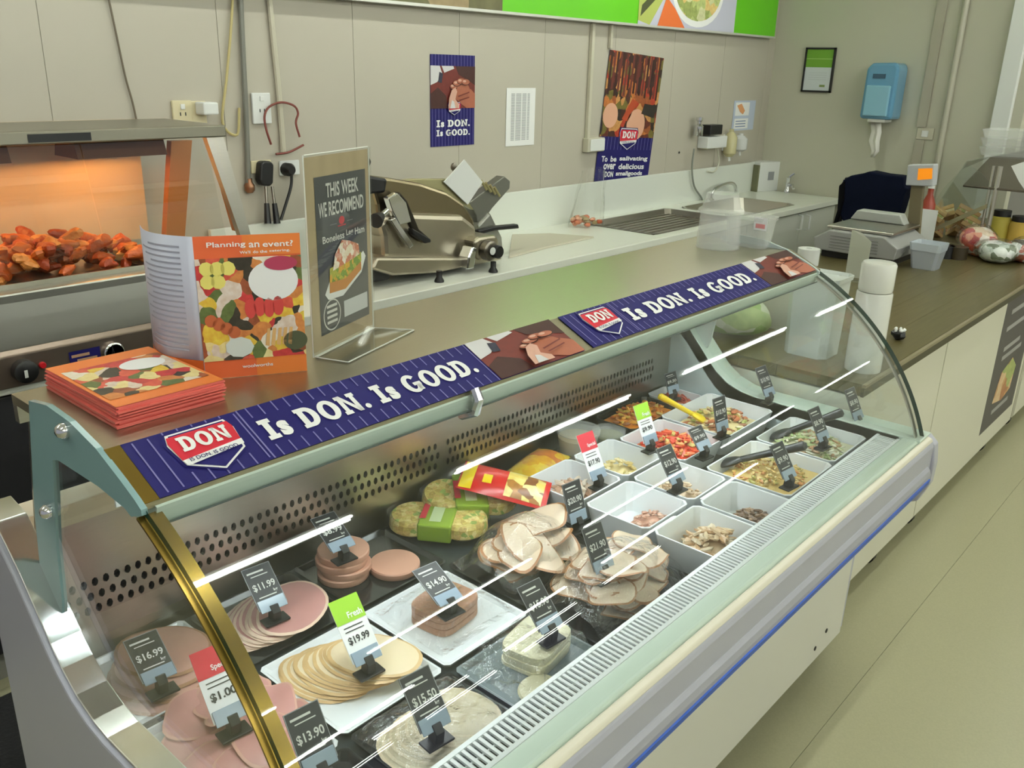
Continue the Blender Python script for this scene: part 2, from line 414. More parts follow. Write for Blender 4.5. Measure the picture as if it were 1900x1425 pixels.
arcstrip('glass_trim', .421, .452, .0125, .016, brass); arcstrip('glass_trim', 2.372, 2.388, .0125, .016, steel)
tag(g.build('front_glass', [glassm, edgem], case, smooth=True), 'curved clear front glass with dark green edges')
# top shelf and its sloping front lip
MB().prism([(1.345, ZS), (1.0545, ZS), (.962, 1.2), (.962, 1.192), (1.05, 1.228), (1.345, 1.228)], 'x', .43, 2.41).build('top_shelf', steel_top, case)
MB().prism([(1.345, 1.228), (1.345, 1.20), (1.33, 1.20), (1.33, 1.228)], 'x', .43, 2.41).build('shelf_back_lip', steel, case)
MB().prism([(.958, 1.192), (.99, 1.205), (1.0, 1.178), (.965, 1.165)], 'x', .445, 2.39).build('hinge_rail', rail, case)
MB().prism([(.9575, 1.1695), (.965, 1.1645), (.999, 1.177), (.9985, 1.1745), (.9655, 1.1615), (.957, 1.167)], 'x', .446, 2.389).build('rail_seal', mat('seal_dark', (70, 84, 82), .5), case)
MB().prism([(1.002, 1.205), (1.03, 1.215), (1.04, 1.165), (1.008, 1.152)], 'x', .445, 2.39).build('light_housing', rail, case)
lampm = mat('case_lamp', (246, 252, 255), .5, emis=25)
MB().prism([(1.074, 1.15), (1.078, 1.15), (1.082, 1.224), (1.078, 1.224)], 'x', .445, 2.38).build('tube_blocker', white, case)  # added plate, blocks the tube's streak in the sneeze glass
MB().tube([(.50, 1.055, 1.178), (2.33, 1.055, 1.178)], .012, 10).build('light_tube', lampm, case, smooth=True)
q = px((880, 752), 1.12); 
hx = py((880, 745), .955).x
MB().tube([(hx, .955, 1.205), (hx, .945, 1.19), (hx, .952, 1.165), (hx, .985, 1.15)], .009, 8).build('glass_stay', chrome, case, smooth=True)
# end walls: lilac outer body with steel top trim following the profile
prof = [(.605, .7957), (1.086, .7957), (1.13, .801), (1.18, .817), (1.22, .843), (1.25, .872), (1.28, .905), (1.33, .96), (1.40, 1.02), (1.46, 1.03)]
endp = prof+[(1.46, .10), (.75, .10), (.745, .56), (.66, .57), (.60, .60), (.577, .66), (.575, .72), (.583, .775)]
MB().prism(endp, 'x', XL-.006, XL+.028).build('end_panel', lilac, case, bev=.004)
MB().prism(endp, 'x', XR-.028, XR+.006).build('end_panel', lilac, case, bev=.004)
up = [(y, z+.004) for y, z in prof]; dn = [(y, z-.05) for y, z in prof][::-1]
MB().prism(up+dn, 'x', XL+.002, XLI).build('end_trim', chrome, case, bev=.002)
MB().prism(up+dn, 'x', XRI, XR-.002).build('end_trim', rail, case, bev=.002)
inn = [(.66, ZD), (YB, ZD), (YB, 1.0)]+[p for p in prof[::-1] if p[0] < YB]
inn = [(.66, ZD-.02), (YB, ZD-.02)]+[(YB, 1.0)]+[p for p in prof[::-1] if .66 < p[0] < YB]+[(.66, .7957)]
MB().prism(inn, 'x', XLI-.012, XLI).build('end_liner', steel, case)
MB().prism(inn, 'x', XRI, XRI+.012).build('end_liner', mat('liner_pale', (206, 222, 224), .3), case)
# end glass plates: painted border (outside) with a clear pane
def endplate(x, name, border, sgn):
    outer = [(1.26, 1.258), (1.19, 1.268), (1.12, 1.262), (1.05, 1.245)]+[(y-.0, z+.003) for y, z in arcp[:14:2]]
    win = [(1.205, 1.175), (1.10, 1.19), (1.0, 1.185)]+[(y+.035, z-.02) for y, z in arcp[4:14:2]]
    e = arcp[13]
    mb = MB()
    # border as a ring: top/front band following the arc, and the back post
    ring_o = [(1.355, .90), (1.335, .955), (1.318, 1.05), (1.30, 1.12), (1.262, 1.256), (1.2, 1.266), (1.13, 1.262), (1.06, 1.246), (1.0, 1.221)]+[(.97, 1.207), (.955, 1.198)]
    ring_i = [(1.285, .87), (1.265, .93), (1.25, 1.03), (1.225, 1.12), (1.21, 1.182), (1.19, 1.188), (1.13, 1.189), (1.07, 1.19), (1.0, 1.184)]+[(.985, 1.178), (.955, 1.19)]
    n = len(ring_o); t = .008*sgn
    vs = [(x, y, z) for y, z in ring_o]+[(x, y, z) for y, z in ring_i]+[(x+t, y, z) for y, z in ring_o]+[(x+t, y, z) for y, z in ring_i]
    fs = []
    for i in range(n-1):
        fs += [(i, i+1, n+i+1, n+i), (2*n+i, 3*n+i, 3*n+i+1, 2*n+i+1), (i, 2*n+i, 2*n+i+1, i+1), (n+i, n+i+1, 3*n+i+1, 3*n+i)]
    fs += [(0, n, 3*n, 2*n), (n-1, 3*n-1, 4*n-1, 2*n-1)]
    mb.add(vs, fs).build(name, border, case)
    pane = [(y+.01, z-.01) for y, z in arcp]+[(.64, .80)]+[(y, z+.003) for y, z in prof[1:7]]+[(1.275, .93), (1.26, 1.03), (1.235, 1.12), (1.218, 1.19), (1.15, 1.2), (1.02, 1.2)]
    MB().prism(pane[::-1], 'x', x+.002*sgn, x+.006*sgn).build('end_glass', glassm, case)
endplate(.424, 'end_bracket', teal, 1)
endplate(2.385, 'end_bracket', mat('pale_bracket', (196, 208, 206), .3), 1)
for p in ((122, 798), (92, 948)):
    c = px(p, .424)
    MB().lathe([(.011, 0), (.011, .006), (.007, .012), (.002, .014)], 16, Matrix.Translation(c) @ Matrix.Rotation(-pi/2, 4, 'Y')).build('glass_bolt', chrome, case, smooth=True)
# interior: perforated back duct panel (real holes), steel lower skirt, doors above
hz0, hz1, hx0, hx1 = .800, .876, XLI+.02, 2.27
def perforated(name, x0, x1, rows, cols, parent):
    mb = MB(); dx = (x1-x0)/cols; dz = (hz1-hz0)/rows
    for r in range(rows):
        off = .5*dx if r % 2 else 0
        for c in range(cols):
            a, b = x0+c*dx, x0+(c+1)*dx; z0, z1 = hz0+r*dz, hz0+(r+1)*dz
            cx, cz = (a+b)/2+(off-.25*dx)*.9, (z0+z1)/2
            outer = [(a,z0),((a+b)/2,z0),(b,z0),(b,(z0+z1)/2),(b,z1),((a+b)/2,z1),(a,z1),(a,(z0+z1)/2)]
            hole = [(cx+.30*dx*cos(t), cz+.34*dz*sin(t)) for t in [radians(-135+45*i) for i in range(8)]]
            vs = [(x, YB, z) for x, z in outer]+[(x, YB, z) for x, z in hole]+[(x, YB+.01, z) for x, z in hole]
            mb.add(vs, [(i, (i+1) % 8, 8+(i+1) % 8, 8+i) for i in range(8)]+[(8+i, 8+(i+1) % 8, 16+(i+1) % 8, 16+i) for i in range(8)])
    o = mb.build(name, steel, parent); o['kind'] = 'stuff'; return o
xm = py((822, 850), YB).x
perforated('perforated_duct', hx0, xm-.012, 3, 46, case); perforated('perforated_duct', xm+.012, hx1, 3, 54, case)
MB().box(XLI, hx0, YB, YB+.004, hz0, hz1).box(xm-.012, xm+.012, YB, YB+.004, hz0, hz1).box(hx1, XRI, YB, YB+.004, hz0, hz1).box(XLI, XRI, YB, YB+.004, ZD-.02, hz0).box(XLI, XRI, YB, YB+.004, hz1, .965).build('back_liner', steel, case)
Bx('duct_cavity', black, case, XLI, XRI, YB+.03, YB+.04, ZD, .96)
MB().prism([(YB-.005, .965), (YB+.06, .965), (YB+.06, .99), (YB-.005, .985)], 'x', XLI-.005, XRI+.005).build('door_rail', steel, case)
for i, (a, b) in enumerate(((XLI+.01, 1.42), (1.40, XRI-.01))):
    o_ = .012*i
    MB().slab([(a, YB+.015+o_, .985), (b, YB+.015+o_, .985), (b, 1.345+o_, 1.21), (a, 1.345+o_, 1.21)], (0, .004, 0)).build('sliding_door', clear, case)
    for xx in (a, b-.02): MB().slab([(xx, YB+.013+o_, .985), (xx+.02, YB+.013+o_, .985), (xx+.02, 1.343+o_, 1.21), (xx, 1.343+o_, 1.21)], (0, .008, 0)).build('door_stile', steel, case)
Bx('rear_ledge', cream, case, XL, XR, YB+.07, YB+.135, .955, .985, bev=.004)
Bx('rear_body', mat('case_rear', (70, 74, 78), .5), case, XL+.03, XR-.03, YB+.09, YB+.12, .1, .955)
# deck, front return-air grille, front rails
Bx('deck', deckm, case, XLI, XRI, .66, YB, ZD-.012, ZD)
tag(Bx('grille_channel', mat('channel_dark', (24, 30, 30), .5), case, XLI, XRI, .655, .72, .735, .745))
gr = MB()
nb = 165
for i in range(nb):
    x = XLI+.008+(XRI-XLI-.016)*i/(nb-1)
    gr.prism([(x-.0032, .662), (x+.0028, .662), (x+.0048, .712), (x-.0012, .712)], 'z', .784, .788)
gr.box(XLI, XRI, .656, .664, .782, .790).box(XLI, XRI, .71, .718, .776, .789).box(XLI, XRI, .685, .688, .780, .7835)
go = gr.build('return_grille', porc, case); go['kind'] = 'stuff'
MB().box(XLI, XRI, .714, .718, ZD, .778).build('grille_face', mat('grille_face', (150, 160, 164), .35), case)
MB().prism([(.656, .79), (.656, .70), (.604, .70), (.606, .788), (.614, .797), (.650, .797)], 'x', XL+.02, XR-.02).build('glass_channel', rail, case, bev=.003)
MB().prism([(.604, .787), (.596, .789), (.588, .783), (.584, .772), (.584, .70), (.604, .70)], 'x', XL+.02, XR-.028).build('front_fascia', lilac, case, bev=.003)
MB().prism([(.606, .795), (.602, .797), (.592, .793), (.588, .785), (.604, .780)], 'x', XL+.02, XR-.03).build('fascia_bead', mat('bead_cream', (224, 218, 200), .3), case, bev=.002)
bp = [(.60, .722), (.584, .721), (.576, .712), (.572, .700), (.572, .685), (.584, .672), (.60, .672)]
MB().prism(bp, 'x', XL+.02, XR-.05).build('bumper', bumperm, case, bev=.003)
MB().prism([(.5725, .690), (.5690, .688), (.571, .674), (.582, .668), (.585, .672)], 'x', XL+.02, XR-.06).build('bumper_strip', bluem, case)
MB().prism([(.60, .70), (.60, .66), (.73, .62), (.75, .62), (.75, .70)], 'x', XL+.028, XR-.03).build('under_fascia', lilac, case)
lowm = mat('case_white', (214, 212, 202), .45)
MB().box(XL+.03, XR-.03, .742, .762, .10, .64).build('lower_panel', lowm, case, bev=.002)
Bx('base_body', mat('base_dark', (60, 60, 60), .6), case, XL+.06, XR-.08, .80, 1.45, .04, .68)
for x in (.5, 2.3):
    for y in (.84, 1.4): MB().lathe([(.03, 0), (.03, .012), (.012, .02), (.012, .1)], 12, Matrix.Translation((x, y, 0))).build('foot', black, case)
for p in ((1533, 1170), (1512, 1203)):
    c = py(p, .742)
    MB().lathe([(.007, 0), (.007, .002), (.003, .003)], 12, Matrix.Translation(c) @ Matrix.Rotation(pi/2, 4, 'X')).build('vent_plug', black, case)
MB().slab([(.431, .9615, 1.2005), (.4515, .9615, 1.2005), (.4515, 1.0545, ZS+.0008), (.431, 1.0545, ZS+.0008)], (0, -.0004, .0009)).build('lip_trim', brass, case)
# ------------------------------------------------------------------ sign strips on the sloping lip
SU = Vector((1, 0, 0)); SV = Vector((0, 1.0545-.962, ZS-1.2)).normalized(); SLEN = sqrt((1.0545-.962)**2+(ZS-1.2)**2)
handm = [mat('hand_dark', (62, 26, 20), .5, var=.2, scale=60), mat('hand_red', (108, 38, 30), .5, var=.25, scale=50), mat('hand_skin', (166, 96, 72), .5, var=.12, scale=80), mat('hand_pale', (206, 160, 142), .5, var=.08, scale=80), mat('sleeve_white', (206, 204, 206), .5), mat('plaid_dark', (40, 40, 60), .5)]
def handpic(parent, fr, u, v, w, h, k=1):
    """print of two hands working a cut of meat"""
    mb = MB()
    def P(pts, mi, kk): ppoly(mb, fr, [(u+a*w, v+b*h) for a, b in pts], k+kk, mi)
    P([(0,0),(1,0),(1,1),(0,1)], 1, 0)
    P([(.55,1),(1,1),(1,.55),(.8,.7),(.62,.8)], 0, 1); P([(.0,.0),(.0,.35),(.16,.5),(.34,.3),(.38,.0)], 0, 1)
    P([(.0,.55),(.0,1),(.2,1),(.26,.8),(.14,.62)], 4, 1); P([(.24,1),(.30,.84),(.52,.94),(.5,1)], 4, 1)
    P([(.16,.62),(.19,.86),(.27,.82),(.24,.6)], 5, 2)
    P([(.98,.0),(.80,.0),(.62,.16),(.70,.40),(.90,.46),(1,.34),(1,.0)], 2, 2)
    P(ell(.68,.40,.20,.24,20), 2, 3)
    for j, (a, b, r) in enumerate(((.50,.52,.09), (.57,.60,.10), (.66,.65,.10), (.76,.63,.10))):
        P(ell(a, b-.02, r*.95, r*.62, 14), 0, 4+2*j); P(ell(a, b, r*.9, r*.66, 14), 2, 5+2*j); P(ell(a-.03, b+.015, r*.4, r*.3, 10), 3, 5.5+2*j)
    P([(.36,.0),(.38,.24),(.44,.44),(.52,.50),(.56,.40),(.52,.22),(.60,.10),(.60,.0)], 3, 13); P([(.40,.0),(.44,.2),(.49,.16),(.52,.0)], 4, 14)
    P([(.58,.30),(.84,.40),(.84,.37),(.59,.27)], 1, 13); P([(.60,.20),(.84,.28),(.84,.25),(.61,.17)], 1, 13)
    return mb.build('hand_picture', handm, parent)
def strip(x0, x1, hand, label, blank):
    O = Vector((x0, .962, 1.2))+Vector((0, -.0446, .0964)).normalized()*.0012
    t = thing('sign_strip', label, 'sign', (x0+.4, 1.0, ZS-.01), 'navy sign strips along the case top')
    f = Fr(O, SU, SV); w = x1-x0; h = SLEN
    MB().slab([f(0, 0), f(w, 0), f(w, h), f(0, h)], f.N*.0008).build('strip_sheet', navy, t)
    f = Fr(O+f.N*.0008, SU, SV)
    hu = w*hand; mb = MB()
    n = int(hu/.021)
    for i in range(n):
        u = .012+i*.021
        full = u < .165 and not (.04 < u < .155)
        if full: prect(mb, f, u, u+.0022, .004, h-.004, 1)
        else: prect(mb, f, u, u+.0022, 0, h*.22, 1); prect(mb, f, u, u+.0022, h*.79, h, 1)
    prect(mb, f, .165, .1675, 0, h, 1); prect(mb, f, hu-.006, hu-.0035, 0, h, 1)
    mb.build('pinstripes', stripe, t)
    shield(t, f, .045, h*.06, .105, h*.88, 2)
    slabwords(t, f, 'Is DON. Is GOOD.', .178, h*.30, h*.40, hu-.20)
    handpic(t, f, hu, 0, w-hu, h, 1)
xs1 = pz((1120, 640), 1.2).x
strip(.452, 1.315, .725, 'navy sign strip starting beside the brochure stack, with red badge, white lettering and hand picture', 0)
strip(1.345, 2.375, .74, 'navy sign strip below the clear tubs, with red badge, white lettering and hand picture', 0)
# ================================================================== FOOD ON THE DECK
ham_edge = mat('ham_rind', (176, 128, 96), .4)
hamm = mat('ham_pink', (206, 158, 142), .38, var=.12, scale=30, trans=.1)
hamd = mat('ham_rose', (196, 142, 136), .36, var=.14, scale=26, trans=.1)
devon = mat('devon_pink', (206, 156, 132), .42, var=.04, scale=40)
chick = mat('chicken_pale', (224, 206, 172), .4, var=.08, scale=24, trans=.1)
chick_e = mat('chicken_edge', (204, 170, 118), .45, var=.2, scale=40)
turk = mat('turkey_pale', (214, 192, 166), .38, var=.12, scale=22, trans=.1)
turk_e = mat('turkey_edge', (156, 104, 56), .4, var=.3, scale=50)
cheese = mat('cheese_cream', (236, 228, 192), .4, var=.03, scale=20)
def tray(name, m, x0, x1, y0, y1, label, h=.012, group=None, taper=.008, z0=ZD, t=.004, ch=.008):
    return tag(MB().dish(x0, x1, y0, y1, z0, z0+h, t, taper, ch).build(name, m), label, 'tray', group)
tray('platter', porc, .452, .662, 1.165, 1.378, 'white square platter of round ham slices beside the teal end bracket', group='white platters on the deck')
tray('platter', porc, .452, .662, .905, 1.150, 'white platter of shaved pink ham with a red topped ticket', group='white platters on the deck')
tray('platter', porc, .675, .893, .915, 1.150, 'white square platter of fanned pale chicken loaf slices', group='white platters on the deck')
tray('platter', porc, .902, 1.122, .918, 1.150, 'white square platter under the block of meatloaf', group='white platters on the deck')
tray('black_tray', trayb, .672, .895, 1.166, 1.376, 'black tray under the oval rose ham slices', group='black trays on the deck')
tray('black_tray', trayb, .905, 1.150, 1.166, 1.376, 'black tray holding the sausage-meat rounds', group='black trays on the deck')
tray('black_tray', trayb, .675, .893, .722, .905, 'black tray of wrapped chicken slices by the slotted grille', h=.016, group='black trays on the deck')
tray('black_tray', trayb, 1.134, 1.452, .724, 1.155, 'long black tray under the film-wrapped turkey slices', h=.014, group='black trays on the deck')
tray('steel_tray', mat('grey_tray', (120, 132, 136), .3), .905, 1.126, .722, .905, 'blue-grey tray under the stacked square cheese slices', h=.012)
tray('black_tray', trayb, .462, .662, .722, .895, 'black tray in the corner below the shaved ham platter', h=.014, group='black trays on the deck')
ZT = ZD+.0045
def slices(name, label, cat, group, n, c, d, r, th, mats, rot=0, dz=None, edge=.03, wave=.0008, tilt=(0, 0), seed=1, jit=.004):
    rnd = random.Random(seed)
    for i in range(n):
        p = (c[0]+d[0]*i+rnd.uniform(-jit, jit), c[1]+d[1]*i+rnd.uniform(-jit, jit), c[2]+(dz if dz is not None else th)*i)
        mb = MB().disc(p, r[0]*rnd.uniform(.97, 1.03), r[1]*rnd.uniform(.97, 1.03), th, rot+rnd.uniform(-.1, .1), seed*31+i, edge=edge, wave=wave, tilt=tilt, side=1)
        tag(mb.build(name, mats, smooth=True), label, cat, group)
# A round ham slices
slices('ham_slice', 'round ham slice on the white platter beside the teal end bracket', 'ham', 'round ham slices', 4, (.535, 1.235, ZT), (.016, .022), (.072, .088), .004, [hamm, ham_edge], seed=2, rot=.3)
# B shaved ham
rnd = random.Random(5)
for i in range(16):
    c = (.515+.03*(i % 4)+rnd.uniform(-.012, .012), .965+.042*(i//3 % 4)+rnd.uniform(-.012, .012), ZT+.003+.0026*i)
    tag(MB().disc(c, .052*rnd.uniform(.8, 1.1), .066, .0022, rnd.uniform(0, 3), 50+i, edge=.11, wave=.0035, side=1).build('shaved_ham', [hamd, hamm], smooth=True), 'thin shaved pink ham slice heaped on the white platter', 'ham', 'shaved ham slices')
# C oval ham fan
slices('oval_ham_slice', 'oval rose ham slice fanned out on the black tray', 'ham', 'oval ham slices', 9, (.752, 1.280, ZT), (.0075, -.0045), (.066, .092), .003, [hamd, mat('ham_fat', (228, 200, 178), .4)], rot=-.9, dz=.0026, seed=3, jit=.001)
# D devon rounds
for i, (dx, dy) in enumerate(((0, 0), (.004, -.003), (-.002, .002), (.002, 0))):
    tag(MB().lathe([(.001, 0), (.051, 0), (.053, .003), (.053, .013), (.051, .0155), (.001, .0155)], 36, Matrix.Translation((.972+dx, 1.292+dy, ZT+i*.0157))).build('devon_round', devon, smooth=True), 'thick pink sausage-meat round in the stack under a ticket', 'sausage', 'stacked sausage rounds')
tag(MB().lathe([(.001, 0), (.051, 0), (.053, .003), (.053, .013), (.051, .0155), (.001, .0155)], 36, Matrix.Translation((1.062, 1.236, ZT))).build('devon_round', devon, smooth=True), 'single pink sausage-meat round lying beside the stack', 'sausage')
# E chicken loaf: fan of slices with one whole face in front
slices('chicken_slice', 'pale chicken loaf slice fanned on the white platter', 'chicken', 'chicken loaf slices', 11, (.742, 1.062, ZT), (.0078, -.0052), (.058, .086), .0035, [chick, chick_e], rot=.35, dz=.0028, seed=4, jit=.001)
# F meatloaf block
c0 = Vector((1.012, 1.035, ZT))
rl = []
for a in range(28):
    t = 2*pi*a/28; q = (abs(cos(t))**.45*(1 if cos(t) > 0 else -1), abs(sin(t))**.45*(1 if sin(t) > 0 else -1)); rl.append((q[0]*.058, q[1]*.048))
mb = MB()
for z0, z1, sc in ((0, .014, 1), (.0146, .028, .99), (.0286, .041, 1)): mb.prism([(x*sc, y*sc) for x, y in rl], 'z', z0, z1, Matrix.Translation(c0) @ Matrix.Rotation(.12, 4, 'Z'))
tag(mb.build('meatloaf', mat('meatloaf_brown', (176, 126, 98), .5, var=.2, scale=120, bump=.2, bscale=200), bev=.002), 'block of brown pink meatloaf sliced through, on a white platter', 'meatloaf')
mb = MB()
def mfilm(u, v):
    x = (u-.5)*.2; y = (v-.5)*.19; e = max(abs(x)/.066, abs(y)/.056)
    z = .047 if e < 1 else max(.0125, .047-.09*(e-1))
    return (c0.x+x, c0.y+y, c0.z+z+.0012*sin(40*x+60*y)+.001*sin(130*x-45*y))
tag(mb.grid(34, 34, mfilm).build('cling_film', film, smooth=True), 'clear cling film stretched over the meatloaf block', 'film')
# G chicken slices on black tray with film
slices('chicken_breast_slice', 'thin chicken breast slice on the black tray by the grille', 'chicken', 'wrapped chicken slices', 8, (.738, .818, ZT+.001), (.0125, -.001), (.055, .066), .003, [mat('chicken_grey', (206, 190, 156), .38, var=.08, scale=24), chick], rot=.2, dz=.0024, seed=6, jit=.0015)
# H cheese squares + round
for i in range(5):
    mb = MB(); rr = [(x*1.05, y*1.0) for x, y in rl]
    mb.prism([(x*1.0, y*.98) for x, y in rr], 'z', 0, .0075, Matrix.Translation((1.045+.0015*(i % 2), .835-.001*(i % 3), ZT+.0078*i)) @ Matrix.Rotation(.15+.03*(i % 3), 4, 'Z'))
    tag(mb.build('cheese_slice', cheese, bev=.001), 'square cream cheese slice in the stack under a black ticket', 'cheese', 'stacked square cheese slices')
tag(MB().disc((.972, .766, ZT), .042, .036, .006, .3, 77, edge=.01).build('cheese_round', cheese, smooth=True), 'single pale round of cheese lying beside the square cheese stack', 'cheese')
def hfilm(u, v):
    x = .915+.19*u; y = .735+.165*v; d = max(abs(x-1.045)/.066, abs(y-.835)/.058)
    z = .044 if d < 1 else max(.013, .044-.075*(d-1))
    return (x, y, ZT+z+.002*sin(55*x+80*y)*min(1, d)+.0015*sin(160*y-60*x))
tag(MB().grid(36, 32, hfilm).build('cling_film', film, smooth=True), 'crinkled clear film over the square cheese stack', 'film')
def gfilm(u, v):
    x = .682+.204*u; y = .728+.172*v
    return (x, y, ZT+.029+.004*sin(3*u)*sin(3*v)-.012*max(0, abs(u-.5)*2-.8)/.2-.012*max(0, abs(v-.5)*2-.8)/.2+.0012*sin(70*x+50*y)+.001*sin(150*x-90*y))
tag(MB().grid(36, 32, gfilm).build('cling_film', film, smooth=True), 'clear film stretched over the black tray of chicken slices', 'film')
# I turkey: two heaps of overlapping slices under film
rnd = random.Random(11)
def heap(n, cx, cy, sx, sy, r, name, label, group, seed, dz=.0042):
    rnd = random.Random(seed)
    for i in range(n):
        a = rnd.uniform(0, 6.28); q = sqrt(rnd.random())
        x, y = cx+sx*q*cos(a), cy+sy*q*sin(a)
        mb = MB().disc((x, y, ZT+.004+dz*i), r*rnd.uniform(.8, 1.25), r*rnd.uniform(.55, .85), .0032, rnd.uniform(0, 3.1), seed*100+i, edge=.06, wave=.006, tilt=(rnd.uniform(-.26, .26), rnd.uniform(-.26, .26)), side=1)
        tag(mb.build(name, [turk, turk_e], smooth=True), label, 'turkey', group)
heap(15, 1.275, 1.060, .060, .046, .070, 'turkey_slice', 'pale turkey slice in the heap nearer the perforated back panel', 'turkey slices, rear heap', 21)
heap(24, 1.305, .850, .095, .072, .058, 'turkey_slice', 'pale turkey slice with browned edge in the heap by the slotted grille', 'turkey slices, front heap', 22, .0034)
def turkfilm(cx, cy, wx, wy, hz, ph):
    def f(u, v):
        x = cx+(u-.5)*wx; y = cy+(v-.5)*wy; e = sqrt(((u-.5)*2)**2+((v-.5)*2)**2)
        return (x, y, ZT+max(.014, hz*(1-.62*min(e, 1.25)**2))+.003*sin(45*x+ph+20*y)+.0025*sin(90*y-40*x+ph)+.0015*sin(150*x+110*y))
    return f
tag(MB().grid(48, 40, turkfilm(1.268, 1.06, .25, .175, .108, 0)).build('cling_film', film, smooth=True), 'crinkled clear film over the turkey heap nearer the back panel', 'film')
tag(MB().grid(52, 46, turkfilm(1.298, .842, .30, .215, .115, 2)).build('cling_film', film, smooth=True), 'crinkled clear film over the turkey heap by the slotted grille', 'film')
# J packs
loafm = food('veg_loaf', [(216, 196, 120), (226, 208, 140), (206, 184, 100), (190, 160, 84), (214, 180, 110), (150, 168, 84)], 90, .5, .2)
sleeve = mat('sleeve_green', (142, 170, 46), .4)
def loafpack(c, rz, tilt, label):
    T = Matrix.Translation(c) @ Matrix.Rotation(rz, 4, 'Z') @ Matrix.Rotation(tilt, 4, 'X')
    t = thing('loaf_pack', label, 'food pack', c, 'sleeved loaf packs on the deck')
    def half(x0): return MB().lathe([(.001, 0), (.056, 0), (.062, .006), (.060, .026), (.054, .032), (.001, .033)], 30, T @ Matrix.Translation((x0, 0, .003)) @ Matrix.Diagonal((.9, 1, 1, 1)))
    half(-.055).build('loaf_half', loafm, t, smooth=True); half(.058).build('loaf_half', loafm, t, smooth=True)
    o = [(-.036, -.062), (.040, -.066), (.040, .064), (-.036, .066)]
    sv = MB().prism(o, 'z', -.001, .040, T).build('sleeve', sleeve, t, bev=.004)
    pan = Fr(T @ Vector((-.036, -.064, .0408)), T.to_3x3() @ Vector((1, 0, 0)), T.to_3x3() @ Vector((0, 1, 0)))
    prect(MB(), pan, .024, .05, .018, .09, 1).build('sleeve_panel', mat('sleeve_pale', (206, 222, 170), .4), sv)
    prect(MB(), pan, 0, .014, .03, .10, 1).build('sleeve_label', redp, sv)
    MB().dish(-1, 1, -1, 1, 0, .5, .02).v
    mb = MB().lathe([(.064, 0), (.070, .012), (.068, .036), (.06, .04)], 24, T @ Matrix.Diagonal((1.75, 1, 1, 1)), cap=False); mb.build('clear_shell', clear, t, smooth=True)
    return t
loafpack(Vector((1.235, 1.285, ZD+.012)), -.95, 0.0, 'green-sleeved round loaf pack lying flat against the perforated panel')
loafpack(Vector((1.345, 1.295, ZD+.030)), -.70, .16, 'green-sleeved round loaf pack resting on its neighbour under the red pack')
c = Vector((1.388, 1.222, .800)); T = Matrix.Translation(c) @ Matrix.Rotation(-1.0, 4, 'Z') @ Matrix.Rotation(.18, 4, 'Y') @ Matrix.Rotation(.2, 4, 'X')
t = thing('sausage_pack', 'red and yellow pack of golden crumbed snacks beside the white bowls', 'food pack', c)
pil = lambda u, v, s_: (T @ Vector(((u-.5)*.21, (v-.5)*.105, s_*.022*(max(0, 1-abs(2*u-1)**3))*(max(0, 1-abs(2*v-1)**2.5)))))
MB().grid(24, 12, lambda u, v: pil(u, v, 1)).grid(24, 12, lambda u, v: pil(u, v, -.5)).build('pouch', mat('pouch_red', (204, 34, 30), .22), t, smooth=True)
MB().grid(8, 12, lambda u, v: pil(.52+.42*u, .06+.88*v, 1)+T.to_3x3() @ Vector((0, 0, .0012))).build('food_window', food('nuggets', [(226, 206, 120), (236, 224, 150), (168, 112, 44), (130, 78, 30), (228, 200, 96)], 36, .3), t, smooth=True)
MB().grid(6, 12, lambda u, v: pil(.02+.14*u, .04+.92*v, 1)+T.to_3x3() @ Vector((0, 0, .0012))).build('yellow_band', mat('pouch_yellow', (240, 206, 30), .25), t, smooth=True)
MB().grid(6, 6, lambda u, v: pil(.26+.1*u, .22+.24*v, 1)+T.to_3x3() @ Vector((0, 0, .0016))).build('yellow_flash', MATS['pouch_yellow'], t, smooth=True)
c = Vector((1.62, 1.315, ZD)); T = Matrix.Translation(c) @ Matrix.Rotation(.2, 4, 'Z')
pil2 = lambda u, v, s_: (T @ Vector(((u-.5)*.20, (v-.5)*.10, .03+s_*.028*(max(0, 1-abs(2*u-1)**3))*(max(0, 1-abs(2*v-1)**2.5)))))
tag(MB().grid(20, 10, lambda u, v: pil2(u, v, 1)).grid(20, 10, lambda u, v: pil2(u, v, -1)).build('snack_bag', food('yellow_bag', [(238, 190, 40), (232, 170, 30), (240, 204, 70), (214, 120, 40)], 30, .3), smooth=True), 'yellow printed bag lying behind the white bowls', 'food pack')
# round dip tubs behind the bowls
def diptub(x, y, r, h, m, label):
    t = thing('dip_tub', label, 'tub', (x, y, ZD), 'clear dip tubs behind the bowls')
    MB().lathe([(.001, 0), (r*.85, 0), (r, h), (r*.97, h), (r*.82, .003), (.001, .003)], 24, Matrix.Translation((x, y, ZD))).build('cup', tubm, t, smooth=True)
    MB().lathe([(.001, .004), (r*.82, .004), (r*.93, h*.8), (.001, h*.84)], 20, Matrix.Translation((x, y, ZD))).build('dip', m, t, smooth=True)
    MB().lathe([(.001, h), (r*1.05, h), (r*1.05, h+.008), (r*.8, h+.009), (.001, h+.006)], 24, Matrix.Translation((x, y, ZD))).build('lid', tubm, t, smooth=True)
diptub(1.79, 1.315, .058, .075, mat('dip_beige', (214, 200, 160), .5, var=.1), 'wide clear lidded tub of beige dip behind the small white bowls')
diptub(1.915, 1.30, .045, .04, mat('dip_green', (170, 170, 110), .5, var=.2), 'small clear lidded tub of greenish dip near the tomato salad')
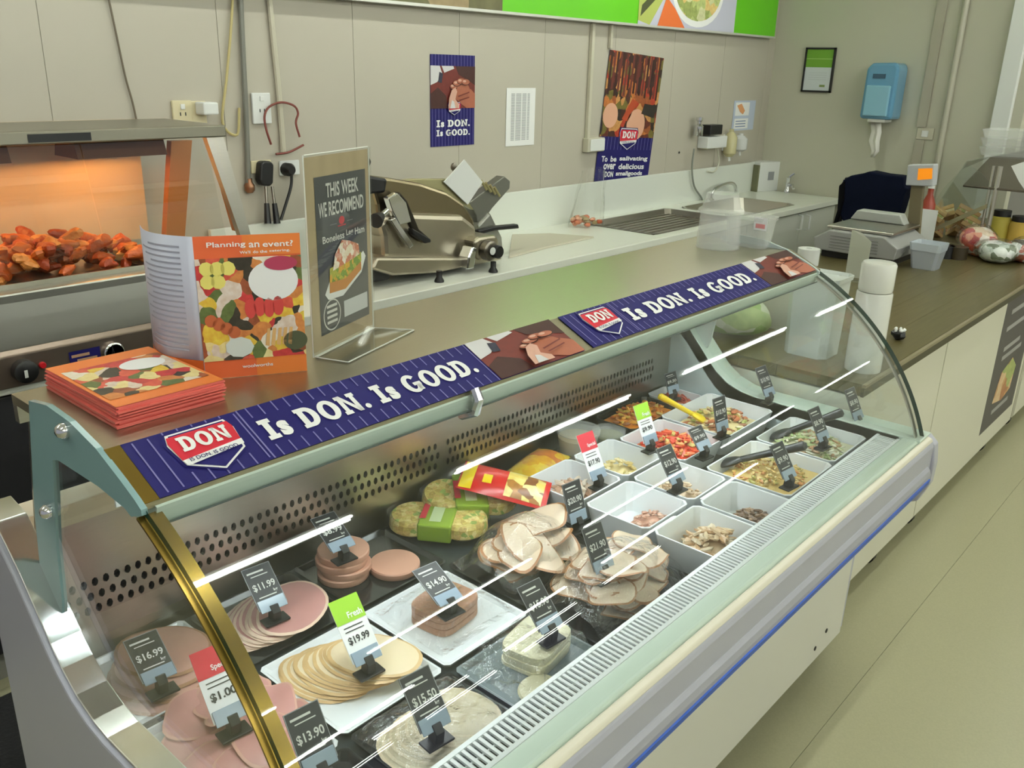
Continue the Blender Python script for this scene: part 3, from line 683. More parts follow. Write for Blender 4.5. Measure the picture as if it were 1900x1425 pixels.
# ------------------------------------------------------------------ bowls and salads
def salad(name, x0, x1, y0, y1, z, hump, cols, n, size, label, seed, long=1.0, cat='salad'):
    rnd = random.Random(seed); mb = MB(); cx, cy = (x0+x1)/2, (y0+y1)/2
    C = [L(*c) for c in cols]
    wx, wy = (x1-x0)/2, (y1-y0)/2
    mb.grid(10, 10, lambda u, v: (x0+u*(x1-x0), y0+v*(y1-y0), z+hump*.75*max(0, 1-((2*u-1)**2+(2*v-1)**2))))
    for i in range(len(mb.col)): mb.col[i] = C[0]
    for i in range(n):
        a = rnd.uniform(0, 6.28); q = sqrt(rnd.random())
        x, y = cx+wx*q*cos(a)*.96, cy+wy*q*sin(a)*.96
        zz = z+hump*(1-q*q)+rnd.uniform(-.1, .9)*size*.8
        T = Matrix.Translation((x, y, zz)) @ Matrix.Rotation(rnd.uniform(0, 6.28), 4, 'Z') @ Matrix.Rotation(rnd.uniform(-.7, .7), 4, 'X')
        s_ = size*rnd.uniform(.6, 1.25); col = rnd.choice(C)
        mb.blob((0, 0, 0), (s_*long, s_*.55, s_*.4), seed*999+i, 6, 3, .2, T, col)
    return tag(mb.build(name, vcmat('salad_pieces', .35), smooth=True), label, cat, kind='stuff')
def bowl(x0, x1, y0, y1, label, h=.072, group='small white square bowls'):
    return tag(MB().dish(x0, x1, y0, y1, ZD, ZD+h, .0045, .014, .012).build('square_bowl', porc, bev=.0015), label, 'bowl', group)
bowl(1.464, 1.640, 1.062, 1.232, 'small white square bowl of chicken strips with the red topped ticket')
bowl(1.652, 1.822, 1.062, 1.232, 'small white square bowl of creamy pasta between the red and the green topped ticket')
bowl(1.464, 1.644, .880, 1.050, 'small white square bowl with a low pinkish scoop, beside the turkey tray')
bowl(1.654, 1.822, .880, 1.050, 'small white square bowl of beige spread with a black ticket on its rim')
bowl(1.464, 1.646, .693, .868, 'small white square bowl of pale shredded chicken beside the slotted grille')
bowl(1.656, 1.820, .693, .868, 'small white square bowl of dark brown mix beside the slotted grille')
bowl(1.842, 2.052, 1.015, 1.222, 'white square bowl of red tomato salad with a green topped ticket', .066, 'large white salad bowls')
bowl(2.064, 2.345, 1.012, 1.232, 'large white bowl of pasta salad with browned pieces', .066, 'large white salad bowls')
bowl(1.850, 2.108, .733, .962, 'large white bowl of golden rice salad with a black spoon', .062, 'large white salad bowls')
bowl(2.118, 2.352, .738, .962, 'large white bowl of pale coleslaw with a black spoon', .062, 'large white salad bowls')
zb = ZD+.012
salad('chicken_strips', 1.492, 1.615, 1.085, 1.205, zb, .046, [(222, 186, 160), (230, 206, 184), (206, 164, 134), (236, 220, 200)], 60, .015, 'pale pink chicken strips in the bowl with the red topped ticket', 31, 1.6, 'chicken')
salad('creamy_pasta', 1.68, 1.80, 1.085, 1.205, zb, .044, [(226, 208, 150), (234, 220, 176), (208, 184, 110), (190, 170, 96)], 80, .010, 'creamy yellow pasta heap in a small white bowl', 32)
salad('pink_scoop', 1.545, 1.632, .892, .985, zb, .028, [(206, 160, 138), (190, 144, 122), (216, 178, 156)], 60, .008, 'low pinkish scoop in a small white bowl beside the turkey tray', 33, 1, 'spread')
salad('beige_spread', 1.69, 1.808, .895, 1.03, zb, .036, [(204, 178, 146), (190, 160, 126), (214, 194, 166)], 70, .010, 'beige spread in a small white bowl with a black ticket', 34, 1, 'spread')
salad('shredded_chicken', 1.515, 1.632, .708, .845, zb, .050, [(216, 188, 152), (226, 204, 172), (196, 160, 120), (232, 216, 190)], 90, .013, 'heap of pale shredded chicken in a small white bowl', 35, 1.5, 'chicken')
salad('brown_mix', 1.69, 1.808, .708, .83, zb, .032, [(120, 92, 70), (140, 110, 86), (100, 76, 58), (160, 130, 104)], 80, .009, 'dark brown mix in a small white bowl beside the grille', 36, 1, 'spread')
salad('tomato_salad', 1.864, 2.03, 1.037, 1.20, zb+.024, .036, [(226, 88, 48), (216, 66, 40), (236, 120, 70), (232, 160, 96), (200, 50, 34), (206, 190, 110)], 170, .012, 'chunky red orange tomato salad in a white bowl', 37, 1.1)
salad('pasta_salad', 2.09, 2.32, 1.035, 1.21, zb+.018, .036, [(222, 204, 150), (210, 180, 110), (190, 110, 66), (226, 214, 176), (150, 96, 60), (176, 184, 96)], 170, .012, 'pasta salad with browned pieces in a large white bowl', 38, 1.3)
salad('rice_salad', 1.875, 2.085, .755, .94, zb+.022, .030, [(214, 186, 116), (204, 170, 96), (226, 206, 150), (200, 140, 84), (176, 168, 90)], 220, .008, 'golden rice salad in a large white bowl', 39, 1.2)
salad('coleslaw', 2.142, 2.33, .760, .94, zb+.022, .030, [(214, 212, 180), (200, 200, 160), (226, 226, 206), (190, 150, 110), (170, 186, 130)], 220, .009, 'pale shredded coleslaw in a large white bowl', 40, 2.2)
salad('bean_salad', 1.97, 2.20, 1.26, 1.37, ZD+.036, .026, [(214, 130, 40), (226, 160, 60), (196, 100, 30), (150, 90, 40), (206, 170, 70)], 130, .011, 'orange brown bean salad in the dark bowl behind the tomato salad', 41, 1.2)
tag(MB().dish(1.955, 2.215, 1.243, 1.385, ZD, ZD+.05, .004, .012, .012).build('dark_bowl', trayb, bev=.001), 'black rectangular bowl of orange bean salad against the back panel', 'bowl')
tag(MB().dish(2.23, 2.345, 1.245, 1.385, ZD, ZD+.05, .004, .012, .012).build('square_bowl', porc, bev=.001), 'small white bowl in the corner beside the yellow spoon', 'bowl')
salad('red_relish', 2.245, 2.33, 1.26, 1.37, ZD+.03, .014, [(190, 70, 50), (170, 60, 44), (206, 110, 70)], 60, .009, 'dark red relish in the corner bowl', 42, 1, 'relish')
def spoon(p0, p1, z0, z1, m, label, r=.008):
    a, b = pz(p0, z0), pz(p1, z1); d = b-a; t = thing('serving_spoon', label, 'spoon', a, None)
    MB().tube([a+d*.28, a+d*.5, a+d*.8, a+d*.97, b], [r*.75, r*.8, r, r*1.15, r*.6], 10).build('handle', m, t, smooth=True)
    T = Matrix.Translation(a+d*.14) @ d.to_track_quat('X', 'Z').to_matrix().to_4x4()
    MB().blob((0, 0, 0), (d.length*.17, .024, .010), 3, 14, 8, 0, T).build('spoon_head', m, t, smooth=True)
spoonm = mat('spoon_black', (38, 40, 42), .3)
spoon((1330, 862), (1497, 826), .752, .845, spoonm, 'black plastic spoon lying in the golden rice salad', .011)
spoon((1430, 812), (1565, 764), .752, .850, spoonm, 'black plastic spoon lying in the coleslaw', .011)
spoon((1310, 782), (1222, 734), .765, .84, mat('spoon_yellow', (232, 200, 20), .3), 'yellow handled spoon leaning out of the orange bean salad', .009)
# ------------------------------------------------------------------ price tickets
clipm = mat('ticket_clip', (150, 166, 182), .15)
def ticket(foot, z, kind, price, label, lean=40, w=.056, h=.085, yaw=-6):
    c = pz(foot, z); t = thing('price_ticket', label, 'price ticket', c, 'price tickets in black holders')
    R0 = Matrix.Translation(c) @ Matrix.Rotation(radians(yaw), 4, 'Z')
    MB().box(-.024, .024, -.012, .016, 0, .004, R0).prism([(-.010, .004), (.010, .004), (.007, .030), (-.002, .034), (-.012, .022)], 'x', -.008, .008, R0 @ Matrix.Translation((0, .004, 0))).build('holder_foot', black, t, bev=.001)
    B = R0 @ Matrix.Translation((0, .004, .026)) @ Matrix.Rotation(radians(-lean), 4, 'X')
    MB().box(-.026, .026, -.004, -.0015, -.004, .020, B).build('holder_clip', clipm, t, bev=.001)
    U = B.to_3x3() @ Vector((1, 0, 0)); V = B.to_3x3() @ Vector((0, 0, 1))
    top = h if kind == 'black' else h*1.28
    f = Fr(B @ Vector((-w/2, -.0012, .002)), U, V)
    MB().slab([f(0, 0), f(w, 0), f(w, top), f(0, top)], -f.N*.0010).build('card', blk if kind == 'black' else wht, t)
    if kind != 'black':
        hd = h*.5
        prect(MB(), f, 0, w, top-hd, top, 1).build('card_header', {'red': redp, 'green': limep}[kind], t)
        mb = MB(); ptext(mb, f, 'Special' if kind == 'red' else 'Fresh', w*.42, top-hd*.86, w*.5, hd*.26, 2); mb.build('header_lettering', wht, t)
        mb = MB(); ptext(mb, f, price, w*.14, h*.34, w*.72, h*.17, 1, .03)
        for i in range(2): prect(mb, f, w*.15, w*.8, h*(.68-.08*i), h*(.70-.08*i), 1)
        mb.build('price_lettering', blk, t)
    else:
        mb = MB(); ptext(mb, f, price, w*.12, h*.42, w*.78, h*.18, 1, .02)
        prect(mb, f, w*.12, w*.7, h*.84, h*.88, 1); prect(mb, f, w*.2, w*.8, h*.76, h*.78, 1); prect(mb, f, w*.18, w*.8, h*.26, h*.285, 1); ptext(mb, f, 'kg', w*.74, h*.30, w*.14, h*.09, 1)
        mb.build('price_lettering', mat('chalk_white', (214, 214, 210), .6), t)
        mb = MB()
        for a, b, c_, d in ((0, w, 0, .0012), (0, w, top-.0012, top), (0, .0012, 0, top), (w-.0012, w, 0, top)): prect(mb, f, a, b, c_, d, 1)
        mb.build('card_edge', greyp, t)
    return t
ticket((303, 1286), ZT+.017, 'black', '$16.99', 'black ticket reading $16.99 standing in the round ham slices', lean=62)
ticket((436, 1362), ZT+.044, 'red', '$1.00', 'white ticket with red top standing in the shaved ham')
ticket((512, 1152), ZT+.027, 'black', '$11.99', 'black ticket standing on the oval rose ham slices', lean=50)
ticket((640, 1040), ZT+.063, 'black', '$8.99', 'black ticket standing on the stack of sausage-meat rounds', lean=62)
ticket((686, 1250), ZT+.034, 'green', '$19.99', 'white ticket with green top on the fanned chicken loaf', lean=42)
ticket((838, 1140), ZT+.049, 'black', '$14.90', 'black ticket leaning far back on the meatloaf block', lean=66)
ticket((812, 1378), ZT+.034, 'black', '$15.50', 'black ticket standing on the wrapped chicken slices by the grille', lean=40)
ticket((1024, 1190), ZT+.046, 'black', '$15.90', 'black ticket reading $15.90 on the square cheese stack', lean=46)
ticket((1074, 985), ZT+.03, 'black', '$20.90', 'black ticket reading $20.90 beside the bowl of chicken strips', lean=20)
ticket((1122, 1078), ZT+.06, 'black', '$21.90', 'black ticket between the two film-wrapped turkey heaps', lean=28)
ticket((1112, 905), ZD+.055, 'red', '$17.90', 'white ticket with red top in the bowl of chicken strips', lean=30)
ticket((1258, 912), ZD+.072, 'black', '$12.90', 'black ticket on the rim of the bowl of beige spread', lean=36)
ticket((1208, 838), ZD+.072, 'green', '$9.90', 'white ticket with green top beside the tomato salad', lean=26, h=.078)
ticket((1340, 812), ZD+.066, 'black', '$10.90', 'black ticket between the tomato salad and the pasta salad', lean=15)
ticket((1428, 748), ZD+.080, 'black', '$10.90', 'black ticket on the pasta salad bowl beside the pale end wall', lean=30)
ticket((1308, 850), ZD+.066, 'black', '$9.90', 'small black ticket on the front rim of the tomato salad bowl', lean=40, h=.058)
ticket((1465, 905), ZD+.064, 'black', '$9.90', 'black ticket on the front rim of the rice salad bowl', lean=34)
ticket((1528, 832), ZD+.064, 'black', '$8.90', 'black ticket on the rim between rice salad and coleslaw', lean=30)
ticket((1592, 792), ZD+.064, 'black', '$8.90', 'black ticket on the coleslaw bowl rim by the end glass', lean=28)
ticket((600, 1452), ZD+.03, 'black', '$13.90', 'black ticket standing on the tray below the shaved ham platter', lean=36)
ticket((1250, 742), ZD+.05, 'black', '$9.50', 'black ticket against the back panel behind the bean salad', lean=20, h=.058)
# ================================================================== BACK COUNTER
ctop = mat('counter_white', (228, 230, 220), .3, var=.02, scale=6)
cab = mat('cabinet_white', (206, 208, 200), .4)
ZC = .90
t = thing('worktop', 'long white laminate worktop along the back wall', 'worktop', (3.4, 2.75, ZC-.036))
def cut_slab(xs, ys, holes, z0, z1):
    mb = MB(); nx, ny = len(xs), len(ys); id_ = lambda i, j, k: (k*ny+j)*nx+i
    vs = [(x, y, z) for z in (z0, z1) for y in ys for x in xs]; solid = lambda i, j: 0 <= i < nx-1 and 0 <= j < ny-1 and (i, j) not in holes
    fs = []
    for j in range(ny-1):
        for i in range(nx-1):
            if not solid(i, j): continue
            fs += [(id_(i,j,1), id_(i+1,j,1), id_(i+1,j+1,1), id_(i,j+1,1)), (id_(i,j,0), id_(i,j+1,0), id_(i+1,j+1,0), id_(i+1,j,0))]
            if not solid(i-1, j): fs.append((id_(i,j,0), id_(i,j,1), id_(i,j+1,1), id_(i,j+1,0)))
            if not solid(i+1, j): fs.append((id_(i+1,j,0), id_(i+1,j+1,0), id_(i+1,j+1,1), id_(i+1,j,1)))
            if not solid(i, j-1): fs.append((id_(i,j,0), id_(i+1,j,0), id_(i+1,j,1), id_(i,j,1)))
            if not solid(i, j+1): fs.append((id_(i,j+1,0), id_(i,j+1,1), id_(i+1,j+1,1), id_(i+1,j+1,0)))
    return mb.add(vs, fs)
cut_slab([-.6, 3.99, 4.85, 4.96, 5.71, WALL_X-.02], [CNT_Y, 2.51, 2.94, 2.97, WALL_Y-.033], {(1, 1), (1, 2), (3, 1)}, ZC-.036, ZC).build('worktop_slab', ctop, t, bev=.004)
tag(Bx('splashback', mat('splash_white', (226, 230, 222), .3), None, 1.75, WALL_X-.02, WALL_Y-.032, WALL_Y-.014, ZC-.036, 1.107, bev=.003), 'white splashback panel on the wall behind the worktop', 'splashback')
cx_ = [-.6, .0, .62, 1.24, py((705, 570), CNT_Y).x, py((882, 540), CNT_Y).x, py((1005, 500), CNT_Y).x, 3.6, 4.3, 4.95, py((1490, 430), CNT_Y).x, WALL_X-.04]
CLAB = ['at the open end of the worktop', 'under the heated display knob', 'under the heated display gauge', 'behind the acrylic sign', 'under the slicer motor', 'under the slicer dial', 'under the beige cutting board', 'under the food bag', 'under the ribbed drainer', 'under the sink tap', 'in the wall corner']
for i, (a, b) in enumerate(zip(cx_, cx_[1:])):
    t = thing('base_cabinet', ('shadow-dark' if i < 3 else 'white')+' base cabinet unit '+CLAB[i], 'cabinet', ((a+b)/2, 2.75, .0), 'base cabinets under the worktop')
    Bx('carcass', mat('cabinet_core', (150, 150, 142), .6), t, a+.001, b-.001, CNT_Y+.062, WALL_Y-.04, .0, .75 if i > 7 else ZC-.037)
    dr = Bx('cabinet_door', mat('cabinet_shadow', (44, 44, 48), .5) if i < 3 else cab, t, a+.003, b-.003, CNT_Y+.03, CNT_Y+.06, .1, ZC-.05, bev=.002)  # first doors coloured dark for the black shadow under the heated display
    if i in (9, 10):
        c = py((1480, 412) if i == 9 else (1494, 412), CNT_Y+.03)
        MB().tube([c+Vector((0, 0, .05)), c+Vector((0, -.03, .045)), c+Vector((0, -.03, -.045)), c+Vector((0, 0, -.05))], .006, 8).build('door_handle', white, dr, smooth=True)
# sink with taps
sc_ = thing('sink', 'stainless sink bowl let into the worktop near the corner', 'sink', (5.35, 2.75, ZC))
MB().dish(4.95, 5.72, 2.50, 2.95, ZC-.145, ZC+.004, .012, .05, .05, zi=ZC-.14).build('sink_bowl', steel, sc_, smooth=False)
Bx('sink_reflection', mat('yellow_reflection', (206, 180, 40), .7, var=.2), sc_, 5.03, 5.55, 2.58, 2.88, ZC-.1395, ZC-.130)  # yellow reflection in the steel bowl, laid in as a coloured sheet
def arcpts(pts, n=6):
    """smooth path through points (Catmull-Rom)"""
    P = [Vector(p) for p in pts]; P = [P[0]*2-P[1]]+P+[P[-1]*2-P[-2]]; out = []
    for i in range(1, len(P)-2):
        for k in range(n):
            u = k/n; a, b, c, d = P[i-1:i+3]
            out.append(.5*((2*b)+(c-a)*u+(2*a-5*b+4*c-d)*u*u+(3*b-a-3*c+d)*u**3))
    return out+[P[-2]]
yt = 2.98
tap = thing('tap', 'chrome swan-neck tap bending over the sink', 'tap', pz((1322, 368), ZC))
pts = [py(p, yt) for p in ((1318, 370), (1325, 352), (1345, 342), (1358, 340), (1364, 346), (1365, 356))]
MB().tube(arcpts(pts), .012, 10).build('spout', chrome, tap, smooth=True)
b0 = py((1318, 368), yt); MB().lathe([(.028, 0), (.028, .01), (.016, .02), (.014, .05)], 14, Matrix.Translation((b0.x, b0.y, ZC))).build('tap_base', chrome, tap, smooth=True)
t2 = thing('tap', 'small chrome lever tap beside the white towel box', 'tap', pz((1460, 358), ZC))
c = pz((1460, 358), ZC)
MB().lathe([(.02, 0), (.02, .02), (.014, .03), (.014, .10), (.018, .11), (.001, .12)], 14, Matrix.Translation(c)).build('tap_body', chrome, t2, smooth=True)
MB().tube([c+Vector((0, 0, .06)), c+Vector((-.10, -.08, .07)), c+Vector((-.12, -.10, .05))], .010, 8).build('spout', chrome, t2, smooth=True)
MB().tube([c+Vector((0, 0, .11)), c+Vector((.02, -.03, .14))], .007, 8).build('lever', chrome, t2, smooth=True)
drn = thing('drainer', 'ribbed steel drainer tray let into the worktop', 'drainer', (4.35, 2.75, ZC))
MB().dish(3.98, 4.86, 2.50, 2.98, ZC-.03, ZC+.004, .012, .014, .03, zi=ZC-.026).build('drainer_pan', steel_dk, drn)
for i in range(9): MB().box(4.03, 4.82, 2.545+.048*i, 2.555+.048*i, ZC-.026, ZC-.020).build('rib', steel, drn)
tag(MB().prism([tuple(pz(p, ZC)[:2]) for p in ((944, 480), (1012, 462), (1102, 442), (1020, 436), (950, 438))], 'z', ZC, ZC+.010).build('cutting_board', mat('board_beige', (196, 190, 172), .5), bev=.003), 'flat beige cutting board on the worktop beside the slicer', 'cutting board')
# towel box on the counter
c = pz((1405, 356), ZC); t = thing('towel_box', 'white boxed paper towels standing by the sink wall', 'box', c)
T = Matrix.Translation(c) @ Matrix.Rotation(radians(-18), 4, 'Z')
MB().box(0, .24, 0, .13, 0, .21, T).build('carton', white, t, bev=.004)
MB().box(-.014, 0, .0, .13, .0, .19, T).build('carton_side', mat('box_side', (112, 112, 84), .6), t)
f = Fr(T @ Vector((.09, -.0008, .08)), T.to_3x3() @ Vector((1, 0, 0)), Vector((0, 0, 1)))
prect(MB(), f, 0, .06, 0, .06, 1).build('carton_print', greyp, t)
# bag with orange food
bg = thing('food_bag', 'limp clear plastic bag with orange food inside on the worktop', 'bag', pz((1105, 418), ZC))
c = pz((1095, 420), ZC)+Vector((0, .03, .002)); rnd = random.Random(3)
mb = MB()
for i in range(26):
    mb.blob(c+Vector((rnd.uniform(-.09, .09), rnd.uniform(-.05, .05), .014+rnd.uniform(0, .03))), (.022, .014, .012), i, 6, 4, .2, None, L(*rnd.choice([(206, 120, 84), (190, 90, 50), (224, 170, 140), (150, 130, 90), (214, 150, 120)])))
o = mb.build('bag_food', vcmat('salad_pieces'), bg, smooth=True); o['kind'] = 'stuff'
mb = MB()
mb.grid(20, 14, lambda u, v: c+Vector(((.13-.04*v)*cos(2*pi*u)+.008*sin(9*u*pi+v*7)+.05*v, (.075-.035*v)*sin(2*pi*u)+.008*sin(7*pi*u*2), .30*v+.008*sin(12*u))))
mb.build('bag_film', glass('bag_film', (.97, .97, .96), 1.35, .15, bump=.6, bscale=20), bg, smooth=True)
# ------------------------------------------------------------------ slicer (thick metal pieces traced on upright planes)
sl = thing('meat_slicer', 'stainless meat slicer with white tag, black knobs and tilted carriage', 'meat slicer', pz((815, 520), ZC))
ysl = 2.60
slm = mat('slicer_steel', (176, 168, 150), .3, .85, var=.08, scale=10)
slg = mat('slicer_grey', (150, 150, 142), .38, .6)
def tr(pix, y, th, name, m, par=sl, bev=.004, shear=0):
    pts = [py(p, y) for p in pix]
    for q in pts: q.z = max(q.z, ZC+.022)
    return MB().slab(pts, (0, th, 0)).build(name, m, par, bev=bev)
tr([(690, 500), (700, 478), (880, 478), (905, 462), (930, 470), (932, 486), (915, 497), (880, 503), (812, 520), (730, 512)], ysl-.06, .34, 'base', slm, bev=.01)
tr([(716, 505), (712, 440), (705, 415), (720, 395), (860, 400), (885, 420), (888, 478), (868, 500), (812, 512)], ysl-.02, .18, 'body', slm, bev=.02)
tr([(684, 325), (730, 331), (780, 340), (830, 357), (862, 379), (880, 408), (886, 450), (884, 478), (720, 478), (706, 440), (700, 380)], ysl+.02, .05, 'blade_cover', mat('blade_cover', (150, 138, 112), .22, .9), bev=.012)
# curved blade guard crescent
cr_ = [(742, 356), (756, 372), (768, 400), (778, 425), (800, 444), (790, 452), (772, 440), (758, 412), (748, 388), (736, 370)]
tr(cr_, ysl-.03, .04, 'blade_guard', mat('guard_dark', (66, 62, 56), .25, .8), bev=.006)
tr([(720, 368), (738, 358), (754, 376), (764, 412), (742, 418), (728, 392)], ysl-.05, .03, 'blade', chrome, bev=.004)
tr([(724, 408), (734, 404), (768, 455), (760, 462)], ysl-.055, .02, 'deflector', chrome, bev=.003)
tr([(766, 424), (800, 444), (800, 450), (790, 452), (768, 436)], ysl-.06, .03, 'deflector_tip', black, bev=.004)
tr([(678, 325), (720, 332), (716, 358), (690, 360), (680, 370)], ysl+.0, .07, 'motor_housing', black, bev=.01)
tr([(674, 292), (684, 288), (691, 300), (682, 320), (674, 330)], ysl+.02, .04, 'grip', black, bev=.008)
a, b = py((717, 392), ysl-.10), py((697, 410), ysl-.14)
MB().tube([a, (a+b)/2], .012, 10).build('sharpener_arm', chrome, sl, smooth=True); MB().tube([(a+b)/2, b], [.016, .028], 10).build('sharpener_knob', black, sl, smooth=True)
tr([(740, 336), (766, 332), (830, 332), (850, 345), (880, 390), (860, 380), (820, 354)], ysl+.07, .03, 'carriage_back', mat('carriage_olive', (176, 170, 130), .35, .5), bev=.003)
tg = tr([(824, 338), (862, 296), (896, 338), (868, 380)], ysl+.055, .006, 'white_tag', white, bev=.001)
tr([(870, 376), (936, 327), (947, 336), (946, 350), (914, 386), (888, 424), (884, 400)], ysl+.12, .05, 'food_carriage', mat('carriage_grey', (120, 120, 112), .4, .5), bev=.004)
for i in range(4):
    a, b = py((893+8*i, 335+4*i), ysl+.105), py((903+8*i, 352+4*i), ysl+.105)
    MB().tube([a, b], .006, 6).build('carriage_tooth', mat('tooth_brass', (206, 196, 150), .3, .7), sl)
a = py((842, 310), ysl+.14); MB().blob(a, (.014, .014, .018), 1, 8, 6, 0).build('pusher_knob', steel_dk, sl, smooth=True)
tr([(888, 418), (910, 394), (932, 440), (934, 470), (905, 470), (890, 450)], ysl+.10, .08, 'gauge_housing', slg, bev=.01)
tr([(888, 428), (918, 420), (962, 416), (964, 424), (920, 428), (890, 436)], ysl+.06, .03, 'pusher_handle', black, bev=.005)
tr([(880, 448), (890, 440), (920, 436), (926, 444), (928, 478), (890, 484)], ysl-.08, .12, 'control_head', slm, bev=.012)
c = py((902, 464), ysl-.085)
MB().lathe([(.042, 0), (.042, .03), (.036, .034), (.03, .034)], 24, Matrix.Translation(c) @ Matrix.Rotation(pi/2, 4, 'X') ).build('thickness_dial', steel_dk, sl, smooth=True)
MB().lathe([(.028, .03), (.028, .055), (.024, .06), (.001, .06)], 20, Matrix.Translation(py((908, 464), ysl-.085)) @ Matrix.Rotation(pi/2, 4, 'X')).build('dial_knob', black, sl, smooth=True)
MB().lathe([(.016, 0), (.016, .002), (.001, .003)], 16, Matrix.Translation(py((914, 466), ysl-.15)) @ Matrix.Rotation(pi/2, 4, 'X')).build('dial_cap', white, sl, smooth=True)
for p in ((815, 523), (915, 505), (705, 512)):
    c = pz(p, ZC); MB().lathe([(.02, 0), (.02, .006), (.012, .02), (.012, .045)], 12, Matrix.Translation(c)).build('foot', black, sl, smooth=True)
tr([(684, 476), (725, 488), (725, 522), (686, 530)], ysl-.02, .1, 'motor_box', black, bev=.01)
tr([(870, 478), (878, 458), (886, 460), (880, 500), (868, 503)], ysl-.10, .06, 'leg_bracket', chrome, bev=.006)
# ------------------------------------------------------------------ heated display (bain-marie) on the worktop
hd = thing('hot_food_display', 'steel heated food display with glass sides and warm lamps on the worktop', 'hot display', (.8, 2.75, ZC))
YF = 2.425; XE = 1.60
bst = mat('bain_steel', (176, 176, 168), .3, .9, var=.05, scale=6)
MB().prism([(YF+.008, ZC+.003), (YF+.03, 1.10), (YF+.03, 1.125), (WALL_Y-.06, 1.125), (WALL_Y-.06, ZC+.003)], 'x', -.5, XE-.35).build('body', bst, hd, bev=.006)
pan = MB().prism([(YF-.012, .886), (YF-.012, .972), (YF+.003, .985), (YF+.003, .886)], 'x', -.5, XE-.37).build('control_panel', mat('panel_brown_steel', (150, 134, 122), .3, .8), hd, bev=.003)
YP = YF-.013
def face_round(p, r, d, m, name, par, prof=None):
    c = py(p, YP); return MB().lathe(prof or [(r, 0), (r, d), (r*.8, d+.004), (.001, d+.004)], 24, Matrix.Translation(c) @ Matrix.Rotation(pi/2, 4, 'X')).build(name, m, par, smooth=True)
face_round((42, 686), .030, .028, black, 'dial_knob', hd)
c = py((48, 690), YP-.034); MB().box(c.x-.004, c.x+.004, c.y-.002, c.y, c.z-.016, c.z+.004).build('knob_mark', white, hd)
face_round((78, 677), .009, .006, mat('lamp_red', (200, 30, 40), .3), 'indicator', hd)
face_round((210, 653), .029, .010, chrome, 'gauge_rim', hd)
MB().lathe([(.025, .0145), (.001, .0145)], 20, Matrix.Translation(py((210, 653), YP)) @ Matrix.Rotation(pi/2, 4, 'X')).build('gauge_face', white, hd)
f = Fr(py((210, 653), YP-.0165), (1, 0, 0), (0, 0, 1)); mb = MB(); ppoly(mb, f, [(-.002, -.004), (.002, -.004), (.001, .020), (-.001, .020)], 1); ppoly(mb, f, ell(0, 0, .004, .004, 10), 1); mb.build('gauge_needle', blk, hd)
a = py((130, 676), YP); f = Fr((a.x, YP-.0006, a.z), (1, 0, 0), (0, 0, 1)); t = prect(MB(), f, 0, .085, -.008, .034, 1).build('badge', navy, hd)
mb = MB(); prect(mb, f, .006, .055, .016, .024, 2); prect(mb, f, .02, .075, .002, .010, 2); mb.build('badge_print', mat('badge_gold', (190, 150, 120), .4), hd)
# upper: food pans, glass, gantry
MB().dish(-.5, XE-.36, YF+.07, WALL_Y-.09, 1.10, 1.14, .006, .01, .02).build('food_pan', steel, hd)
gz0, gz1 = 1.482, 1.518
Bx('gantry', mat('gantry_steel', (146, 142, 128), .35, .8), hd, -.5, py((420, 245), 2.60).x, 2.60, 2.98, gz0, gz1, bev=.004)
f = Fr((py((65, 252), 2.60).x, 2.5992, gz0+.002), (1, 0, 0), (0, 0, 1)); bw = .15; prect(MB(), f, -.02, bw, .004, .026, 1).build('gantry_plate', black, hd)
XG = py((420, 245), 2.60).x
for y0, y1, nm in ((2.63, 2.52, 'gantry_post'),):
    a = Vector((XG-.06, 2.62, gz0)); b = Vector((XG+.02, 2.60, 1.12)); MB().slab([a, a+Vector((.06, 0, 0)), b+Vector((.05, 0, 0)), b+Vector((.015, 0, 0))], (0, .025, 0)).build(nm, steel, hd)
a = py((318, 262), 2.86); b = py((305, 430), 2.86)
MB().slab([a, a+Vector((.075, 0, 0)), Vector((b.x+.07, 2.86, 1.12)), Vector((b.x, 2.86, 1.12))], (0, .03, 0)).build('gantry_post', mat('post_orange_lit', (186, 120, 66), .35, .4), hd)  # steel rear posts, orange heat-lamp glow put into their colour
a = py((392, 262), 2.90); b = py((438, 420), 2.90)
MB().slab([a, a+Vector((.03, 0, 0)), Vector((b.x+.03, 2.90, 1.12)), Vector((b.x, 2.90, 1.12))], (0, .03, 0)).build('gantry_post', mat('post_orange_lit', (186, 120, 66), .35, .4), hd)
heat = mat('heat_lamp', (255, 170, 80), .5, emis=60)
for xa, xb in ((py((-190, 280), 2.72).x, py((10, 280), 2.72).x), (py((140, 280), 2.72).x, py((302, 280), 2.72).x)):
    lm_ = mat('lamp_box', (110, 70, 44), .5, .4)
    MB().prism([(2.72, gz0), (2.84, gz0), (2.86, gz0-.055), (2.855, gz0-.055), (2.836, gz0-.006), (2.724, gz0-.006), (2.705, gz0-.055), (2.70, gz0-.055)], 'x', xa, xb).prism([(2.72, gz0), (2.84, gz0), (2.86, gz0-.055), (2.70, gz0-.055)], 'x', xa-.004, xa).prism([(2.72, gz0), (2.84, gz0), (2.86, gz0-.055), (2.70, gz0-.055)], 'x', xb, xb+.004).build('lamp_box', lm_, hd)
    MB().tube([(xa+.03, 2.78, gz0-.030), (xb-.03, 2.78, gz0-.030)], .009, 8).build('lamp_element', heat, hd, smooth=True)
Bx('back_glass', mat('orange_board', (206, 186, 156), .3), hd, -.5, XG-.1, 2.985, 2.995, 1.12, gz1)
for x in (py((105, 370), 2.63).x, py((180, 370), 2.63).x):
    pass
